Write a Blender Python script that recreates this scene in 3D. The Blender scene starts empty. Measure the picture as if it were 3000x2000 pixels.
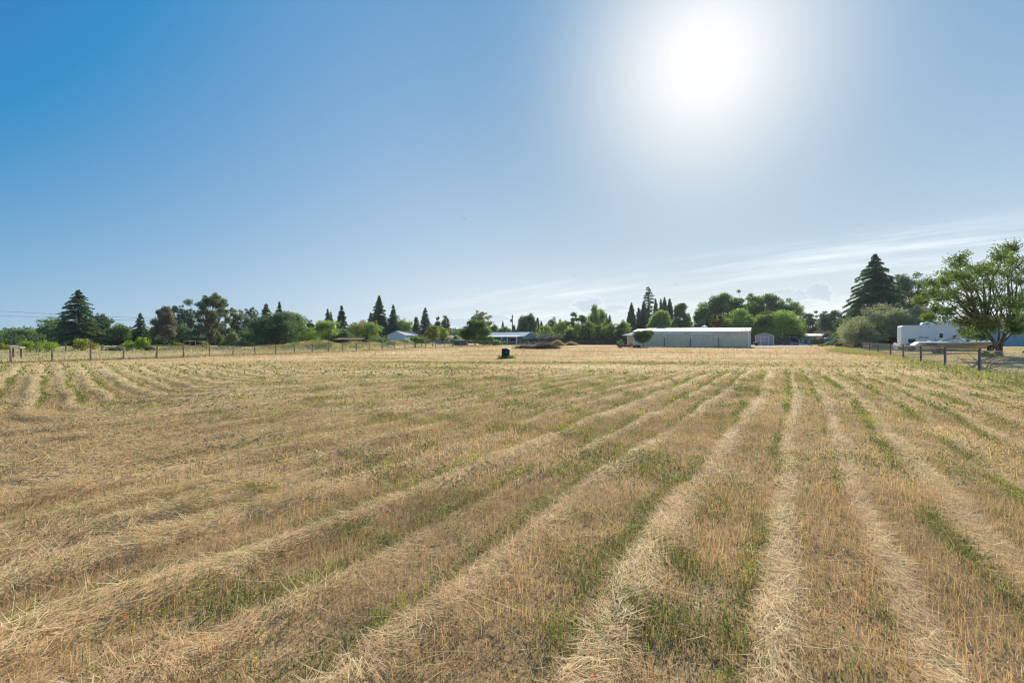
import bpy, math, random
import numpy as np
from mathutils import Vector, Matrix

# ------------------------------------------------------------------ camera, sky, sun, exposure
SC = bpy.context.scene
CAMH, HOR, FPX = 1.65, 994.0, 1333.0          # eye height, horizon row and focal length of the 3000 px photograph
cam_d = bpy.data.cameras.new('camera'); cam = bpy.data.objects.new('camera', cam_d)
SC.collection.objects.link(cam); SC.camera = cam
cam.location = (0, 0, CAMH); cam.rotation_euler = (math.radians(90), 0, 0)
cam_d.sensor_width = 36.0; cam_d.lens = 16.0; cam_d.shift_y = -0.002
cam_d.clip_start = 0.05; cam_d.clip_end = 5000

SUN_AZ, SUN_EL = 22.9, 29.9
SUNV = Vector((math.sin(math.radians(SUN_AZ))*math.cos(math.radians(SUN_EL)),
               math.cos(math.radians(SUN_AZ))*math.cos(math.radians(SUN_EL)), math.sin(math.radians(SUN_EL))))
sun_d = bpy.data.lights.new('sun', 'SUN'); sun = bpy.data.objects.new('sun', sun_d)
SC.collection.objects.link(sun)
sun_d.energy = 4.3; sun_d.angle = math.radians(0.53); sun_d.color = (1.0, 0.91, 0.77)
sun.location = (20, 40, 30); sun.rotation_euler = (-SUNV).to_track_quat('-Z', 'Y').to_euler()

SC.view_settings.view_transform = 'Standard'; SC.view_settings.look = 'None'
SC.view_settings.gamma = 1.0; SC.view_settings.exposure = 0.75
SC.render.engine = 'CYCLES'
SC.cycles.max_bounces = 8; SC.cycles.diffuse_bounces = 4; SC.cycles.transmission_bounces = 4
SC.cycles.transparent_max_bounces = 8; SC.cycles.use_denoising = True; SC.cycles.denoising_prefilter = 'ACCURATE'; SC.cycles.filter_width = 1.15

class NT:
    """small helper round a node tree"""
    def __init__(s, tree): s.t = tree; s.n = tree.nodes; s.l = tree.links; s.n.clear()
    def node(s, typ, **kw):
        n = s.n.new(typ)
        for k, v in kw.items(): setattr(n, k, v)
        return n
    def put(s, sock, v):
        if hasattr(v, 'is_output') or isinstance(v, bpy.types.NodeSocket): s.l.new(v, sock)
        else: sock.default_value = v
    def m(s, op, a, b=0.0, c=0.0, clamp=False):
        n = s.node('ShaderNodeMath', operation=op, use_clamp=clamp)
        s.put(n.inputs[0], a)
        if len(n.inputs) > 1: s.put(n.inputs[1], b)
        if len(n.inputs) > 2: s.put(n.inputs[2], c)
        return n.outputs[0]
    def ss(s, v, lo, hi):
        n = s.node('ShaderNodeMapRange', interpolation_type='SMOOTHSTEP')
        s.put(n.inputs[0], v); n.inputs[1].default_value = lo; n.inputs[2].default_value = hi
        return n.outputs[0]
    def mix(s, f, a, b, mode='MIX'):
        n = s.node('ShaderNodeMix', data_type='RGBA', blend_type=mode)
        s.put(n.inputs[0], f)
        for i, v in ((6, a), (7, b)):
            s.put(n.inputs[i], (*v, 1.0) if isinstance(v, (tuple, list)) and len(v) == 3 else v)
        return n.outputs[2]
    def noise(s, vec, scale, detail=3.0, rough=0.55):
        n = s.node('ShaderNodeTexNoise'); s.put(n.inputs['Vector'], vec)
        n.inputs['Scale'].default_value = scale; n.inputs['Detail'].default_value = detail
        n.inputs['Roughness'].default_value = rough
        return n.outputs[0]

world = bpy.data.worlds.new('World'); SC.world = world; world.use_nodes = True
w = NT(world.node_tree)
sky = w.node('ShaderNodeTexSky', sky_type='NISHITA', sun_disc=False)
sky.sun_elevation = math.radians(SUN_EL); sky.sun_rotation = math.radians(SUN_AZ)
sky.altitude = 200; sky.air_density = 1.0; sky.dust_density = 0.6; sky.ozone_density = 2.0
tc = w.node('ShaderNodeTexCoord'); sep = w.node('ShaderNodeSeparateXYZ')
nrm = w.node('ShaderNodeVectorMath', operation='NORMALIZE'); w.l.new(tc.outputs['Generated'], nrm.inputs[0])
w.l.new(nrm.outputs[0], sep.inputs[0])
dx, dy, dz = sep.outputs
az = w.m('ARCTAN2', dx, dy); el = w.m('ARCSINE', dz)
dotn = w.node('ShaderNodeVectorMath', operation='DOT_PRODUCT'); w.l.new(nrm.outputs[0], dotn.inputs[0]); dotn.inputs[1].default_value = SUNV
ang = w.m('ARCCOSINE', w.m('MINIMUM', dotn.outputs['Value'], 0.99999))
# clear air: deep blue overhead, paler to the horizon, with the wide white aureole of the sun in it
def vadd(*terms):
    acc = None
    for col, fac in terms:
        n = w.node('ShaderNodeVectorMath', operation='SCALE'); n.inputs[0].default_value = col; w.put(n.inputs['Scale'], fac)
        if acc is None: acc = n.outputs[0]
        else:
            q = w.node('ShaderNodeVectorMath', operation='ADD'); w.l.new(acc, q.inputs[0]); w.l.new(n.outputs[0], q.inputs[1]); acc = q.outputs[0]
    return acc
def fall(a, p=2.0): return w.m('EXPONENT', w.m('MULTIPLY', w.m('POWER', w.m('DIVIDE', ang, a), p), -1.0))
def kk(*c): return tuple(7.55*v for v in c)
elp = w.m('MAXIMUM', el, 0.0)
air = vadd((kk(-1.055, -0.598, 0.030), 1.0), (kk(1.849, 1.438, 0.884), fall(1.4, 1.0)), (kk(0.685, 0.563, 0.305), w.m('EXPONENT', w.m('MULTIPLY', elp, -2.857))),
           (kk(-1.091, -0.877, -0.656), fall(0.35, 1.4)), (kk(0.99, 0.775, 0.535), fall(0.222)), (kk(0.13, 0.13, 0.13), fall(0.10)), (kk(0.98, 0.92, 0.82), w.m('MULTIPLY', w.ss(w.m('MULTIPLY', dy, -1.0), -0.1, 0.6), w.m('EXPONENT', w.m('MULTIPLY', elp, -1.8)))))  # last term: warm glow added low behind the camera to lift fill light
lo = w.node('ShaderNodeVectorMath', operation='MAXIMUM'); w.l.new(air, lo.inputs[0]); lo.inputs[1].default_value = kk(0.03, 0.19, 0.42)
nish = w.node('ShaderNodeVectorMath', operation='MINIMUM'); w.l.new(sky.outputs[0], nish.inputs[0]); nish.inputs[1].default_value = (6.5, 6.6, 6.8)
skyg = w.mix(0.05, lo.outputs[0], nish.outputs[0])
# cirrus streaks low on the right and a few far cumulus heads
tilt = w.m('MULTIPLY', w.m('MULTIPLY', az, 0.16), w.m('SUBTRACT', 1.0, w.m('MULTIPLY', az, 0.6))); lev = w.m('SUBTRACT', el, tilt)
cv = w.node('ShaderNodeCombineXYZ'); w.put(cv.inputs[0], w.m('MULTIPLY', az, 2.2))
w.put(cv.inputs[1], w.m('MULTIPLY', lev, 36.0))
ci = w.ss(w.noise(cv.outputs[0], 1.0, 5.0, 0.6), 0.42, 0.75)
ci_mask = w.m('MULTIPLY', w.ss(el, 0.0, 0.05), w.m('SUBTRACT', 1.0, w.ss(lev, 0.085, 0.14)))
ci_mask = w.m('MULTIPLY', ci_mask, w.ss(az, -0.55, 0.2))
base_white = (6.3, 6.9, 7.3)
veil = w.m('MULTIPLY', w.m('MULTIPLY', w.m('SUBTRACT', 1.0, w.ss(el, 0.04, 0.20)), w.ss(az, -0.6, 0.3)), 0.62)
c1 = w.mix(veil, skyg, (5.5, 5.95, 6.1))
c2 = w.mix(w.m('MULTIPLY', w.m('MULTIPLY', ci, ci_mask), 0.62), c1, (7.6, 8.1, 8.4))
cu_v = w.node('ShaderNodeCombineXYZ'); w.put(cu_v.inputs[0], w.m('MULTIPLY', az, 30.0)); w.put(cu_v.inputs[1], w.m('MULTIPLY', el, 55.0))
cn = w.noise(cu_v.outputs[0], 1.0, 6.0, 0.62)
def puff(a0, e0, wa, we):
    qa = w.m('POWER', w.m('DIVIDE', w.m('SUBTRACT', az, a0), wa), 2.0)
    qe = w.m('POWER', w.m('DIVIDE', w.m('SUBTRACT', el, e0), we), 2.0)
    return w.m('SUBTRACT', 1.0, w.m('ADD', qa, qe))
def pxang(px, py):
    gx, gz_ = (px-1500)/FPX, (HOR-py)/FPX
    return math.atan2(gx, 1.0), math.atan2(gz_, math.hypot(gx, 1.0))
field = None
for (px, py, rx, ry) in ((1720, 893, 48, 26), (1800, 905, 55, 16), (2305, 868, 68, 30), (2400, 858, 48, 34), (2712, 822, 30, 26), (1330, 945, 90, 18), (1450, 935, 60, 14)):
    a0, e0 = pxang(px, py)
    f = puff(a0, e0, rx/FPX*math.cos(a0)**2, ry/FPX*math.cos(a0))
    field = f if field is None else w.m('MAXIMUM', field, f)
fv = w.m('ADD', field, w.m('MULTIPLY', w.m('SUBTRACT', cn, 0.5), 3.6))
body = w.ss(fv, 0.18, 0.55); rim = w.m('MULTIPLY', w.ss(fv, -0.1, 0.2), w.m('SUBTRACT', 1.0, w.ss(fv, 0.3, 0.7)))
c3 = w.mix(w.m('MULTIPLY', rim, 0.22), c2, (7.2, 7.4, 7.5))
c4 = w.mix(w.m('MULTIPLY', body, 0.40), c3, (3.4, 4.3, 5.3))
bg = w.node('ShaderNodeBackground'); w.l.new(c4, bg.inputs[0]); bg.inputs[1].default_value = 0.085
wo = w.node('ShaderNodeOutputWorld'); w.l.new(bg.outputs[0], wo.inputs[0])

# ------------------------------------------------------------------ numbers
def sst(lo, hi, v):
    t = np.clip((np.asarray(v, float)-lo)/(hi-lo), 0, 1); return t*t*(3-2*t)
def vnoise(x, y, seed=0):
    x = np.asarray(x, float); y = np.asarray(y, float)
    xi = np.floor(x).astype(np.int64); yi = np.floor(y).astype(np.int64)
    fx = x-xi; fy = y-yi; fx = fx*fx*(3-2*fx); fy = fy*fy*(3-2*fy)
    def hsh(a, b):
        n = (a*374761393 + b*668265263 + seed*974634777) & 0xFFFFFFFF
        n = ((n ^ (n >> 13))*1274126177) & 0xFFFFFFFF
        n = n ^ (n >> 16)
        return (n & 0xFFFFFF)/float(0xFFFFFF)
    return (hsh(xi, yi)*(1-fx)+hsh(xi+1, yi)*fx)*(1-fy)+(hsh(xi, yi+1)*(1-fx)+hsh(xi+1, yi+1)*fx)*fy
def fbm(x, y, seed=0, o=3):
    v = 0; a = 0.5; tot = 0
    for i in range(o):
        v = v+a*vnoise(x*2**i, y*2**i, seed+i*17); tot += a; a *= 0.5
    return v/tot

LF0, LFD = np.array([-35.1, 31.9]), np.array([0.491, 0.871])     # fence on the left
RF0, RFD = np.array([23.8, 23.2]), np.array([0.524, 0.852])      # fence on the right
def dleft(x, y):  return -((x-LF0[0])*LFD[1]-(y-LF0[1])*LFD[0])   # >0 beyond the left fence
def dright(x, y): return (x-RF0[0])*RFD[1]-(y-RF0[1])*RFD[0]      # >0 beyond the right fence
MOUNDS = [(-27.0, 64.0, 3.6, 2.4, 1.15), (-23.2, 67.0, 2.4, 2.0, 0.95), (-20.5, 69.0, 1.8, 1.6, 0.75), (-30.5, 62.0, 3.0, 2.0, 0.55),
          (-22.0, 84.0, 2.0, 1.6, 0.85), (-20.2, 86.0, 2.2, 1.6, 0.95), (-15.5, 88.0, 2.0, 1.6, 0.5),
          (-38.0, 61.0, 4.0, 1.4, 0.5), (-43.0, 58.0, 3.5, 1.4, 0.42), (-33.5, 66.0, 4.0, 1.6, 0.55), (-47.5, 66.0, 4.0, 2.0, 0.5)]
def gz(x, y):
    x = np.asarray(x, float); y = np.asarray(y, float)
    z = 0.4*sst(35, 95, y) + 0.25*sst(0.5, 8, dright(x, y))*sst(15, 30, y)*(1-sst(70, 90, y))
    for mx, my, rx, ry, hh in MOUNDS:
        ca, sa = 0.87, -0.49
        u = (x-mx)*ca+(y-my)*sa; v = -(x-mx)*sa+(y-my)*ca
        z = z + hh*np.exp(-((u/rx)**2+(v/ry)**2))
    return z
def gzf(x, y): return float(gz(x, y))
def PX(px, Y): return (px-1500.0)/FPX*Y
def PZ(py, Y): return CAMH+(HOR-py)/FPX*Y

PER = 0.80
CLOVER = [(-1.62, 2.87, 0.30, 0.17), (0.90, 2.60, 0.30, 0.22), (-1.35, 3.9, 0.22, 0.13), (1.25, 3.3, 0.16, 0.25), (-2.9, 4.9, 0.30, 0.12), (0.35, 2.45, 0.16, 0.2)]
def clover_patch(x, y):
    v = 0.0*x
    for cx, cy, rx, ry in CLOVER: v = np.maximum(v, np.exp(-(((x-cx)/rx)**2+((y-cy)/ry)**2)))
    return v
def field_w(x, y):
    """what grows where on the mown field: weights of green, pale straw and brown stubble, and the windrow height"""
    wob = 0.25 + 0.22*(fbm(x/2.6, y/2.6, 3, 3)-0.5)*2*0.8 + 0.25*(fbm(x/9, y/9, 5, 2)-0.5)
    x = x+0.30*(fbm(x/3.0, y/3.0, 9, 2)-0.5); s1 = -0.852*x+0.524*y; s2 = 0.707*x+0.707*y+12.7
    k = 2.0; h = np.clip(0.5+0.5*(s2-s1)/k, 0, 1); s = s2*(1-h)+s1*h-k*h*(1-h)
    ph = (s+wob)/PER; ph = ph+0.10*np.sin(ph*1.9)+0.06*np.sin(ph*0.83+1.0); row = np.floor(ph); p = ph-row
    al = 0.524*x+0.852*y; al2 = -0.707*x+0.707*y; a = al*h+al2*(1-h)
    rs = vnoise(row*7.31, 0*row, 21); along = fbm(a/2.4+row*13.7, row*3.1, 31, 3); along2 = fbm(a/0.95+row*5.7, row*9.1, 47, 3)
    th = np.arctan2(x, np.maximum(y, 0.3)); lf_ = 1-sst(-0.9, -0.2, th)
    long_ = fbm(a/5.5+row*3.3, row*4.7, 53, 2)
    swath = np.exp(-((p-0.5-0.10*(along2-0.5))/(0.10+0.07*along2+0.03*lf_))**2)*np.clip(0.42+0.5*rs+(2.0-1.2*lf_)*(along-0.45)+0.5*lf_+0.9*lf_*(long_-0.5), 0, 1.35)
    p2 = (ph+0.5)-np.floor(ph+0.5); swath = swath+0.45*lf_*np.exp(-((p2-0.52-0.10*(along-0.5))/0.08)**2)*np.clip(0.55+1.6*(long_-0.45)+0.8*(along2-0.5), 0, 1.1)
    gl = np.exp(-((p-0.74-0.14*(along-0.5))/(0.045+0.075*along))**2)*np.clip(0.34+0.55*(1-rs)+4.2*(along2-0.5), 0, 1.2)
    gl = gl*(1+0.6*lf_)+1.0*lf_*np.exp(-((p-0.76)/0.06)**2)*np.clip(0.2+3.0*(along-0.42), 0, 1)
    near = 1-sst(20, 27, y-0.05*x-7*sst(2, 16, -x))
    big = fbm(x/6.0, y/6.0, 61, 3)
    # pale ground on the left and far right, browner and greener in the middle
    th = np.arctan2(x, np.maximum(y, 0.3))
    left = 1-sst(-0.75, -0.05, th); right = sst(0.38, 0.70, th)
    pale = np.clip(0.15+0.62*left+0.75*right*sst(2, 9, y)+1.6*(big-0.5), 0, 1)
    ws = np.clip(swath*1.0*near+pale*(0.50-0.30*left), 0, 1)
    patch = 0.8*np.clip((fbm(x/0.7, y/0.7, 71, 3)-0.56)*4.0, 0, 1)*np.clip(1.15-0.8*left-0.7*right, 0, 1)
    wg = np.clip(gl*1.15*near+patch*0.75*near, 0, 1)
    # the farther part, mown across
    q = y+0.12*x
    band = fbm(x/22.0, q/3.2, 81, 3)
    far = 1-near
    fine = np.clip(np.sin((s+wob)/0.86*6.283)*0.5+0.5, 0, 1)
    fg = np.clip((band-0.46)*3.4, 0, 1)*0.62+0.16*fine*np.clip(1-(y-25)/35, 0, 1)
    pal = np.exp(-((q-27.0)/3.0)**2)*sst(-5, 6, x)*0.8+np.exp(-((dleft(x, y)+9)/3.0)**2)*0.5
    wg = wg*near+far*np.clip(fg-pal, 0, 1)
    ws = ws*near+far*np.clip(0.42-0.5*(band-0.5)+pal*0.6+0.8*(fbm(x/5, y/2.0, 91, 3)-0.5), 0, 1)
    wg = np.clip(wg+1.1*clover_patch(x, y), 0, 1)
    # beyond the fences
    dl = dleft(x, y); dr = dright(x, y)
    bl = sst(0.0, 1.5, dl)
    wg = wg*(1-bl)+bl*np.clip(0.22+1.9*(fbm(x/5, y/3, 101, 3)-0.5)+0.25*sst(-38, -48, x), 0, 0.8)
    ws = ws*(1-bl)+bl*0.45
    br = sst(0.0, 1.0, dr)
    wg = wg*(1-br)+br*np.clip(0.12+1.8*(fbm(x/6, y/2.5, 111, 3)-0.5), 0, 0.7)
    ws = ws*(1-br)+br*0.40
    edge = np.exp(-((dr+0.5)/1.1)**2)*sst(8, 14, y); wg = np.clip(wg+0.45*edge, 0, 1)
    ws = ws*(1-0.85*wg)
    hgt = swath*(1+0.5*lf_)*near*(1-bl)*(1-br)
    return wg, ws, np.clip(1-wg-ws, 0, 1), hgt
C_STRAW, C_BROWN, C_GREEN = np.array([0.72, 0.55, 0.31]), np.array([0.46, 0.33, 0.18]), np.array([0.155, 0.185, 0.055])
C_SOIL = np.array([0.20, 0.12, 0.065])

# ------------------------------------------------------------------ materials
MATS = {}
def mat(name, col, rough=0.7, var=0.12, scale=3.0, metal=0.0, bump=0.0, spec=0.3, dirt=None, coat=0.0, alpha=None):
    if name in MATS: return MATS[name]
    m = bpy.data.materials.new(name); m.use_nodes = True; t = NT(m.node_tree)
    bs = t.node('ShaderNodeBsdfPrincipled'); out = t.node('ShaderNodeOutputMaterial')
    tc = t.node('ShaderNodeTexCoord'); v = tc.outputs['Object']
    n1 = t.noise(v, scale, 5.0, 0.6)
    dark = tuple(c*(1-var*2.2) for c in col); lite = tuple(min(1, c*(1+var)) for c in col)
    c = t.mix(t.ss(n1, 0.25, 0.75), dark, lite)
    if dirt:
        n2 = t.noise(v, scale*0.35, 4.0, 0.7); c = t.mix(t.m('MULTIPLY', t.ss(n2, 0.5, 0.72), dirt[1]), c, dirt[0])
    t.l.new(c, bs.inputs['Base Color'])
    bs.inputs['Roughness'].default_value = rough; bs.inputs['Metallic'].default_value = metal
    bs.inputs['Specular IOR Level'].default_value = spec
    if coat: bs.inputs['Coat Weight'].default_value = coat
    if bump:
        b = t.node('ShaderNodeBump'); b.inputs['Strength'].default_value = bump; b.inputs['Distance'].default_value = 0.02
        t.l.new(t.noise(v, scale*8, 4.0), b.inputs['Height']); t.l.new(b.outputs[0], bs.inputs['Normal'])
    t.l.new(bs.outputs[0], out.inputs[0]); MATS[name] = m; return m
def glass(name='window_glass', col=(0.02, 0.03, 0.038)):
    return mat(name, col, rough=0.25, var=0.05, spec=0.25)
def attr_mat(name, transl=0.4, rough=0.6, nscale=0.0, spec=0.25):
    """leaf / blade material: colour of each leaf from its own attribute, light also passes through"""
    if name in MATS: return MATS[name]
    m = bpy.data.materials.new(name); m.use_nodes = True; t = NT(m.node_tree)
    at = t.node('ShaderNodeAttribute', attribute_name='Col'); out = t.node('ShaderNodeOutputMaterial')
    bs = t.node('ShaderNodeBsdfPrincipled'); bs.inputs['Roughness'].default_value = rough; bs.inputs['Specular IOR Level'].default_value = spec
    tr = t.node('ShaderNodeBsdfTranslucent'); mx = t.node('ShaderNodeMixShader'); mx.inputs[0].default_value = transl
    c = at.outputs['Color']
    t.l.new(c, bs.inputs['Base Color'])
    t.l.new(t.mix(1.0, c, (1.15, 1.12, 0.72) if nscale == 0 else (1.08, 1.0, 0.85), 'MULTIPLY'), tr.inputs[0])
    t.l.new(bs.outputs[0], mx.inputs[1]); t.l.new(tr.outputs[0], mx.inputs[2]); t.l.new(mx.outputs[0], out.inputs[0])
    MATS[name] = m; return m
M_LEAF = attr_mat('foliage', 0.52); M_NEEDLE = attr_mat('needles', 0.40, 0.7)
M_BLADE = attr_mat('dry_blades', 0.5, 0.65, 1.0, 0.15)
M_BARK = mat('bark', (0.11, 0.085, 0.065), 0.9, 0.3, 4.0, bump=0.6)
M_BARKP = mat('grey_bark', (0.22, 0.19, 0.16), 0.9, 0.25, 4.0, bump=0.5)

# ------------------------------------------------------------------ object helpers
COL = SC.collection
def tag(o, label=None, cat=None, group=None, kind=None):
    if label: o['label'] = label
    if cat: o['category'] = cat
    if group: o['group'] = group
    if kind: o['kind'] = kind
    return o
def thing(name, label, cat, loc=(0, 0, 0), rz=0.0, group=None):
    o = bpy.data.objects.new(name, None); COL.objects.link(o); o.location = loc; o.rotation_euler = (0, 0, rz)
    o.empty_display_size = 0.3
    return tag(o, label, cat, group)
def npmesh(name, verts, faces_list, material, parent=None, col=None, smooth=False):
    """verts (N,3); faces_list: list of int arrays (F,k)"""
    me = bpy.data.meshes.new(name)
    verts = np.ascontiguousarray(verts, dtype=np.float32)
    me.vertices.add(len(verts)); me.vertices.foreach_set('co', verts.ravel())
    tot = [f.shape[1]*np.ones(len(f), dtype=np.int32) for f in faces_list]
    lt = np.concatenate(tot); ls = np.concatenate([[0], np.cumsum(lt)[:-1]]).astype(np.int32)
    lv = np.concatenate([f.ravel() for f in faces_list]).astype(np.int32)
    me.loops.add(len(lv)); me.loops.foreach_set('vertex_index', lv)
    me.polygons.add(len(lt)); me.polygons.foreach_set('loop_start', ls)
    me.polygons.foreach_set('use_smooth', np.full(len(lt), bool(smooth)))
    if col is not None:
        a = me.color_attributes.new('Col', 'FLOAT_COLOR', 'POINT')
        c4 = np.ones((len(verts), 4), dtype=np.float32); c4[:, :3] = col; a.data.foreach_set('color', c4.ravel())
    me.materials.append(material); me.update(calc_edges=True)
    o = bpy.data.objects.new(name, me); COL.objects.link(o)
    if parent is not None: o.parent = parent
    return o
class MB:
    def __init__(s): s.v = []; s.f = []
    def add(s, vs, fs):
        b = len(s.v); s.v += [tuple(v) for v in vs]; s.f += [tuple(i+b for i in f) for f in fs]; return s
    def box(s, x0, x1, y0, y1, z0, z1, M=None):
        vs = [(x, y, z) for z in (z0, z1) for y in (y0, y1) for x in (x0, x1)]
        if M is not None: vs = [M @ Vector(v) for v in vs]
        return s.add(vs, [(0, 2, 3, 1), (4, 5, 7, 6), (0, 1, 5, 4), (2, 6, 7, 3), (0, 4, 6, 2), (1, 3, 7, 5)])
    def prism(s, poly, a0, a1, axis='y', M=None):
        """poly in the two other axes, extruded along axis from a0 to a1"""
        n = len(poly)
        def P(p, a): return {'y': (p[0], a, p[1]), 'x': (a, p[0], p[1]), 'z': (p[0], p[1], a)}[axis]
        vs = [P(p, a0) for p in poly]+[P(p, a1) for p in poly]
        if M is not None: vs = [M @ Vector(v) for v in vs]
        return s.add(vs, [tuple(range(n)), tuple(range(2*n-1, n-1, -1))]+[(i, i+n, (i+1) % n+n, (i+1) % n) for i in range(n)])
    def tube(s, pts, rad, n=6, cap=True):
        pts = [Vector(p) for p in pts]
        if not hasattr(rad, '__len__'): rad = [rad]*len(pts)
        vs = []; fs = []
        for i, p in enumerate(pts):
            d = (pts[min(i+1, len(pts)-1)]-pts[max(i-1, 0)]).normalized()
            a = Vector((0, 0, 1)) if abs(d.z) < 0.9 else Vector((1, 0, 0))
            u = d.cross(a).normalized(); v = d.cross(u)
            for k in range(n):
                t = 2*math.pi*k/n; vs.append(p+(u*math.cos(t)+v*math.sin(t))*rad[i])
        for i in range(len(pts)-1):
            for k in range(n):
                fs.append((i*n+k, i*n+(k+1) % n, (i+1)*n+(k+1) % n, (i+1)*n+k))
        if cap: fs += [tuple(range(n))[::-1], tuple(range((len(pts)-1)*n, len(pts)*n))]
        return s.add(vs, fs)
    def lathe(s, prof, n=20, M=None, axis='z'):
        """prof list of (r, h)"""
        vs = []; fs = []
        for r, h in prof:
            for k in range(n):
                t = 2*math.pi*k/n; c, d = r*math.cos(t), r*math.sin(t)
                vs.append((c, d, h) if axis == 'z' else (c, h, d))
        if M is not None: vs = [M @ Vector(v) for v in vs]
        for i in range(len(prof)-1):
            for k in range(n): fs.append((i*n+k, i*n+(k+1) % n, (i+1)*n+(k+1) % n, (i+1)*n+k))
        fs += [tuple(range(n))[::-1], tuple(range((len(prof)-1)*n, len(prof)*n))]
        return s.add(vs, fs)
    def build(s, name, material, parent=None, smooth=False, loc=None, bevel=0):
        me = bpy.data.meshes.new(name); me.from_pydata(s.v, [], s.f); me.materials.append(material); me.validate(); me.update()
        if smooth: me.polygons.foreach_set('use_smooth', [True]*len(me.polygons))
        o = bpy.data.objects.new(name, me); COL.objects.link(o)
        if parent is not None: o.parent = parent
        if loc: o.location = loc
        if bevel:
            md = o.modifiers.new('bevel', 'BEVEL'); md.width = bevel; md.segments = 2; md.limit_method = 'ANGLE'
        return o

# ------------------------------------------------------------------ the ground
def axis_lines(core0, core1, step, ratio, lo, hi):
    a = list(np.arange(core0, core1+1e-6, step)); v = a[-1]; st = step
    up = []
    while v < hi: st *= ratio; v += st; up.append(v)
    dn = []; v = a[0]; st = step
    while v > lo: st *= ratio; v -= st; dn.append(v)
    return np.array(dn[::-1]+a+up)
gxl = axis_lines(-12, 13, 0.11, 1.022, -700, 700)
gyl = axis_lines(0.5, 14, 0.11, 1.0115, -60, 1500)
gX, gY = np.meshgrid(gxl, gyl)
wg, ws, wb, hg = field_w(gX, gY)
rn = fbm(gX*1.7, gY*1.7, 201, 3)
gZ = gz(gX, gY)+0.055*hg+0.07*(fbm(gX/0.9, gY/0.9, 7, 3)-0.5)*(gY < 60)
wg0 = wg*0.7*(1-sst(8, 20, -gY+20)*0.4); wb = wb+(wg-wg0); wg = wg0
gcol = wg[..., None]*C_GREEN+ws[..., None]*C_STRAW+wb[..., None]*C_BROWN
bare = np.clip((fbm(gX/0.9, gY/0.9, 301, 3)-0.62)*5, 0, 1)*(1-sst(20, 40, gY))*0.6
gcol = gcol*(1-bare[..., None])+bare[..., None]*C_SOIL
dl_ = dleft(gX, gY); ridge = np.exp(-((gY-62)/5.0)**2)*(gX < -28)*(gX > -52)*np.clip(fbm(gX/3, gY/1.2, 303, 2)*3-1.2, 0, 1)
gcol = gcol*(1-0.7*ridge[..., None])+0.7*ridge[..., None]*np.array([0.30, 0.17, 0.11])
soil = (0.42*(1-sst(8, 26, gY)))[..., None]*((gY > -1)[..., None]); gcol = gcol*(1-soil)+soil*C_SOIL*0.85
gcol = gcol*(0.82+0.36*rn[..., None])
nx, ny = len(gxl), len(gyl)
ii = (np.arange(ny-1)[:, None]*nx+np.arange(nx-1)[None, :]).ravel()
gfaces = np.stack([ii, ii+1, ii+nx+1, ii+nx], 1)
mg = bpy.data.materials.new('field_ground'); mg.use_nodes = True; t = NT(mg.node_tree)
at = t.node('ShaderNodeAttribute', attribute_name='Col'); bs = t.node('ShaderNodeBsdfPrincipled'); out = t.node('ShaderNodeOutputMaterial')
tcg = t.node('ShaderNodeTexCoord'); ob = tcg.outputs['Object']
n1 = t.noise(ob, 28.0, 4.0, 0.7); n2 = t.noise(ob, 5.0, 4.0, 0.65); n3 = t.noise(ob, 1.1, 3.0, 0.6)
f = t.m('ADD', t.m('MULTIPLY', n1, 0.9), t.m('ADD', t.m('MULTIPLY', n2, 0.75), t.m('MULTIPLY', n3, 0.35)))
cc = t.node('ShaderNodeVectorMath', operation='SCALE'); t.l.new(at.outputs['Color'], cc.inputs[0]); t.l.new(f, cc.inputs['Scale'])
t.l.new(cc.outputs[0], bs.inputs['Base Color']); bs.inputs['Roughness'].default_value = 0.95; bs.inputs['Specular IOR Level'].default_value = 0.05
bp = t.node('ShaderNodeBump'); bp.inputs['Strength'].default_value = 0.8; bp.inputs['Distance'].default_value = 0.05
t.l.new(t.m('ADD', n1, n2), bp.inputs['Height']); t.l.new(bp.outputs[0], bs.inputs['Normal']); t.l.new(bs.outputs[0], out.inputs[0])
ground = npmesh('ground', np.stack([gX.ravel(), gY.ravel(), gZ.ravel()], 1), [gfaces], mg, col=gcol.reshape(-1, 3), smooth=True)
tag(ground, kind='structure')

# ------------------------------------------------------------------ blades, straw, clover
R = np.random.RandomState(11)
def scatter(n, y0, y1, margin=2.5, power=1.0, xfac=1.16):
    """random points in the wedge of field the picture could see, with a margin either side"""
    u = R.rand(n); y = y0+(y1-y0)*u**power
    x = (R.rand(n)*2-1)*(xfac*np.maximum(y, 0.6)+margin)
    return x, y
def scatter_area(dens, y0, y1, margin=2.5):
    a0 = 1.16
    area = a0*(y1*y1-y0*y0)+2*margin*(y1-y0); n = int(area*dens)
    # y by rejection so that the density is even
    y = y0+(y1-y0)*R.rand(int(n*2.2)); wmax = a0*y1+margin
    keep = R.rand(len(y)) < (a0*y+margin)/wmax; y = y[keep][:n]
    x = (R.rand(len(y))*2-1)*(a0*y+margin)
    return x, y
def gtop(x, y, hg): return gz(x, y)+0.055*hg+0.07*(fbm(x/0.9, y/0.9, 7, 3)-0.5)
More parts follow.
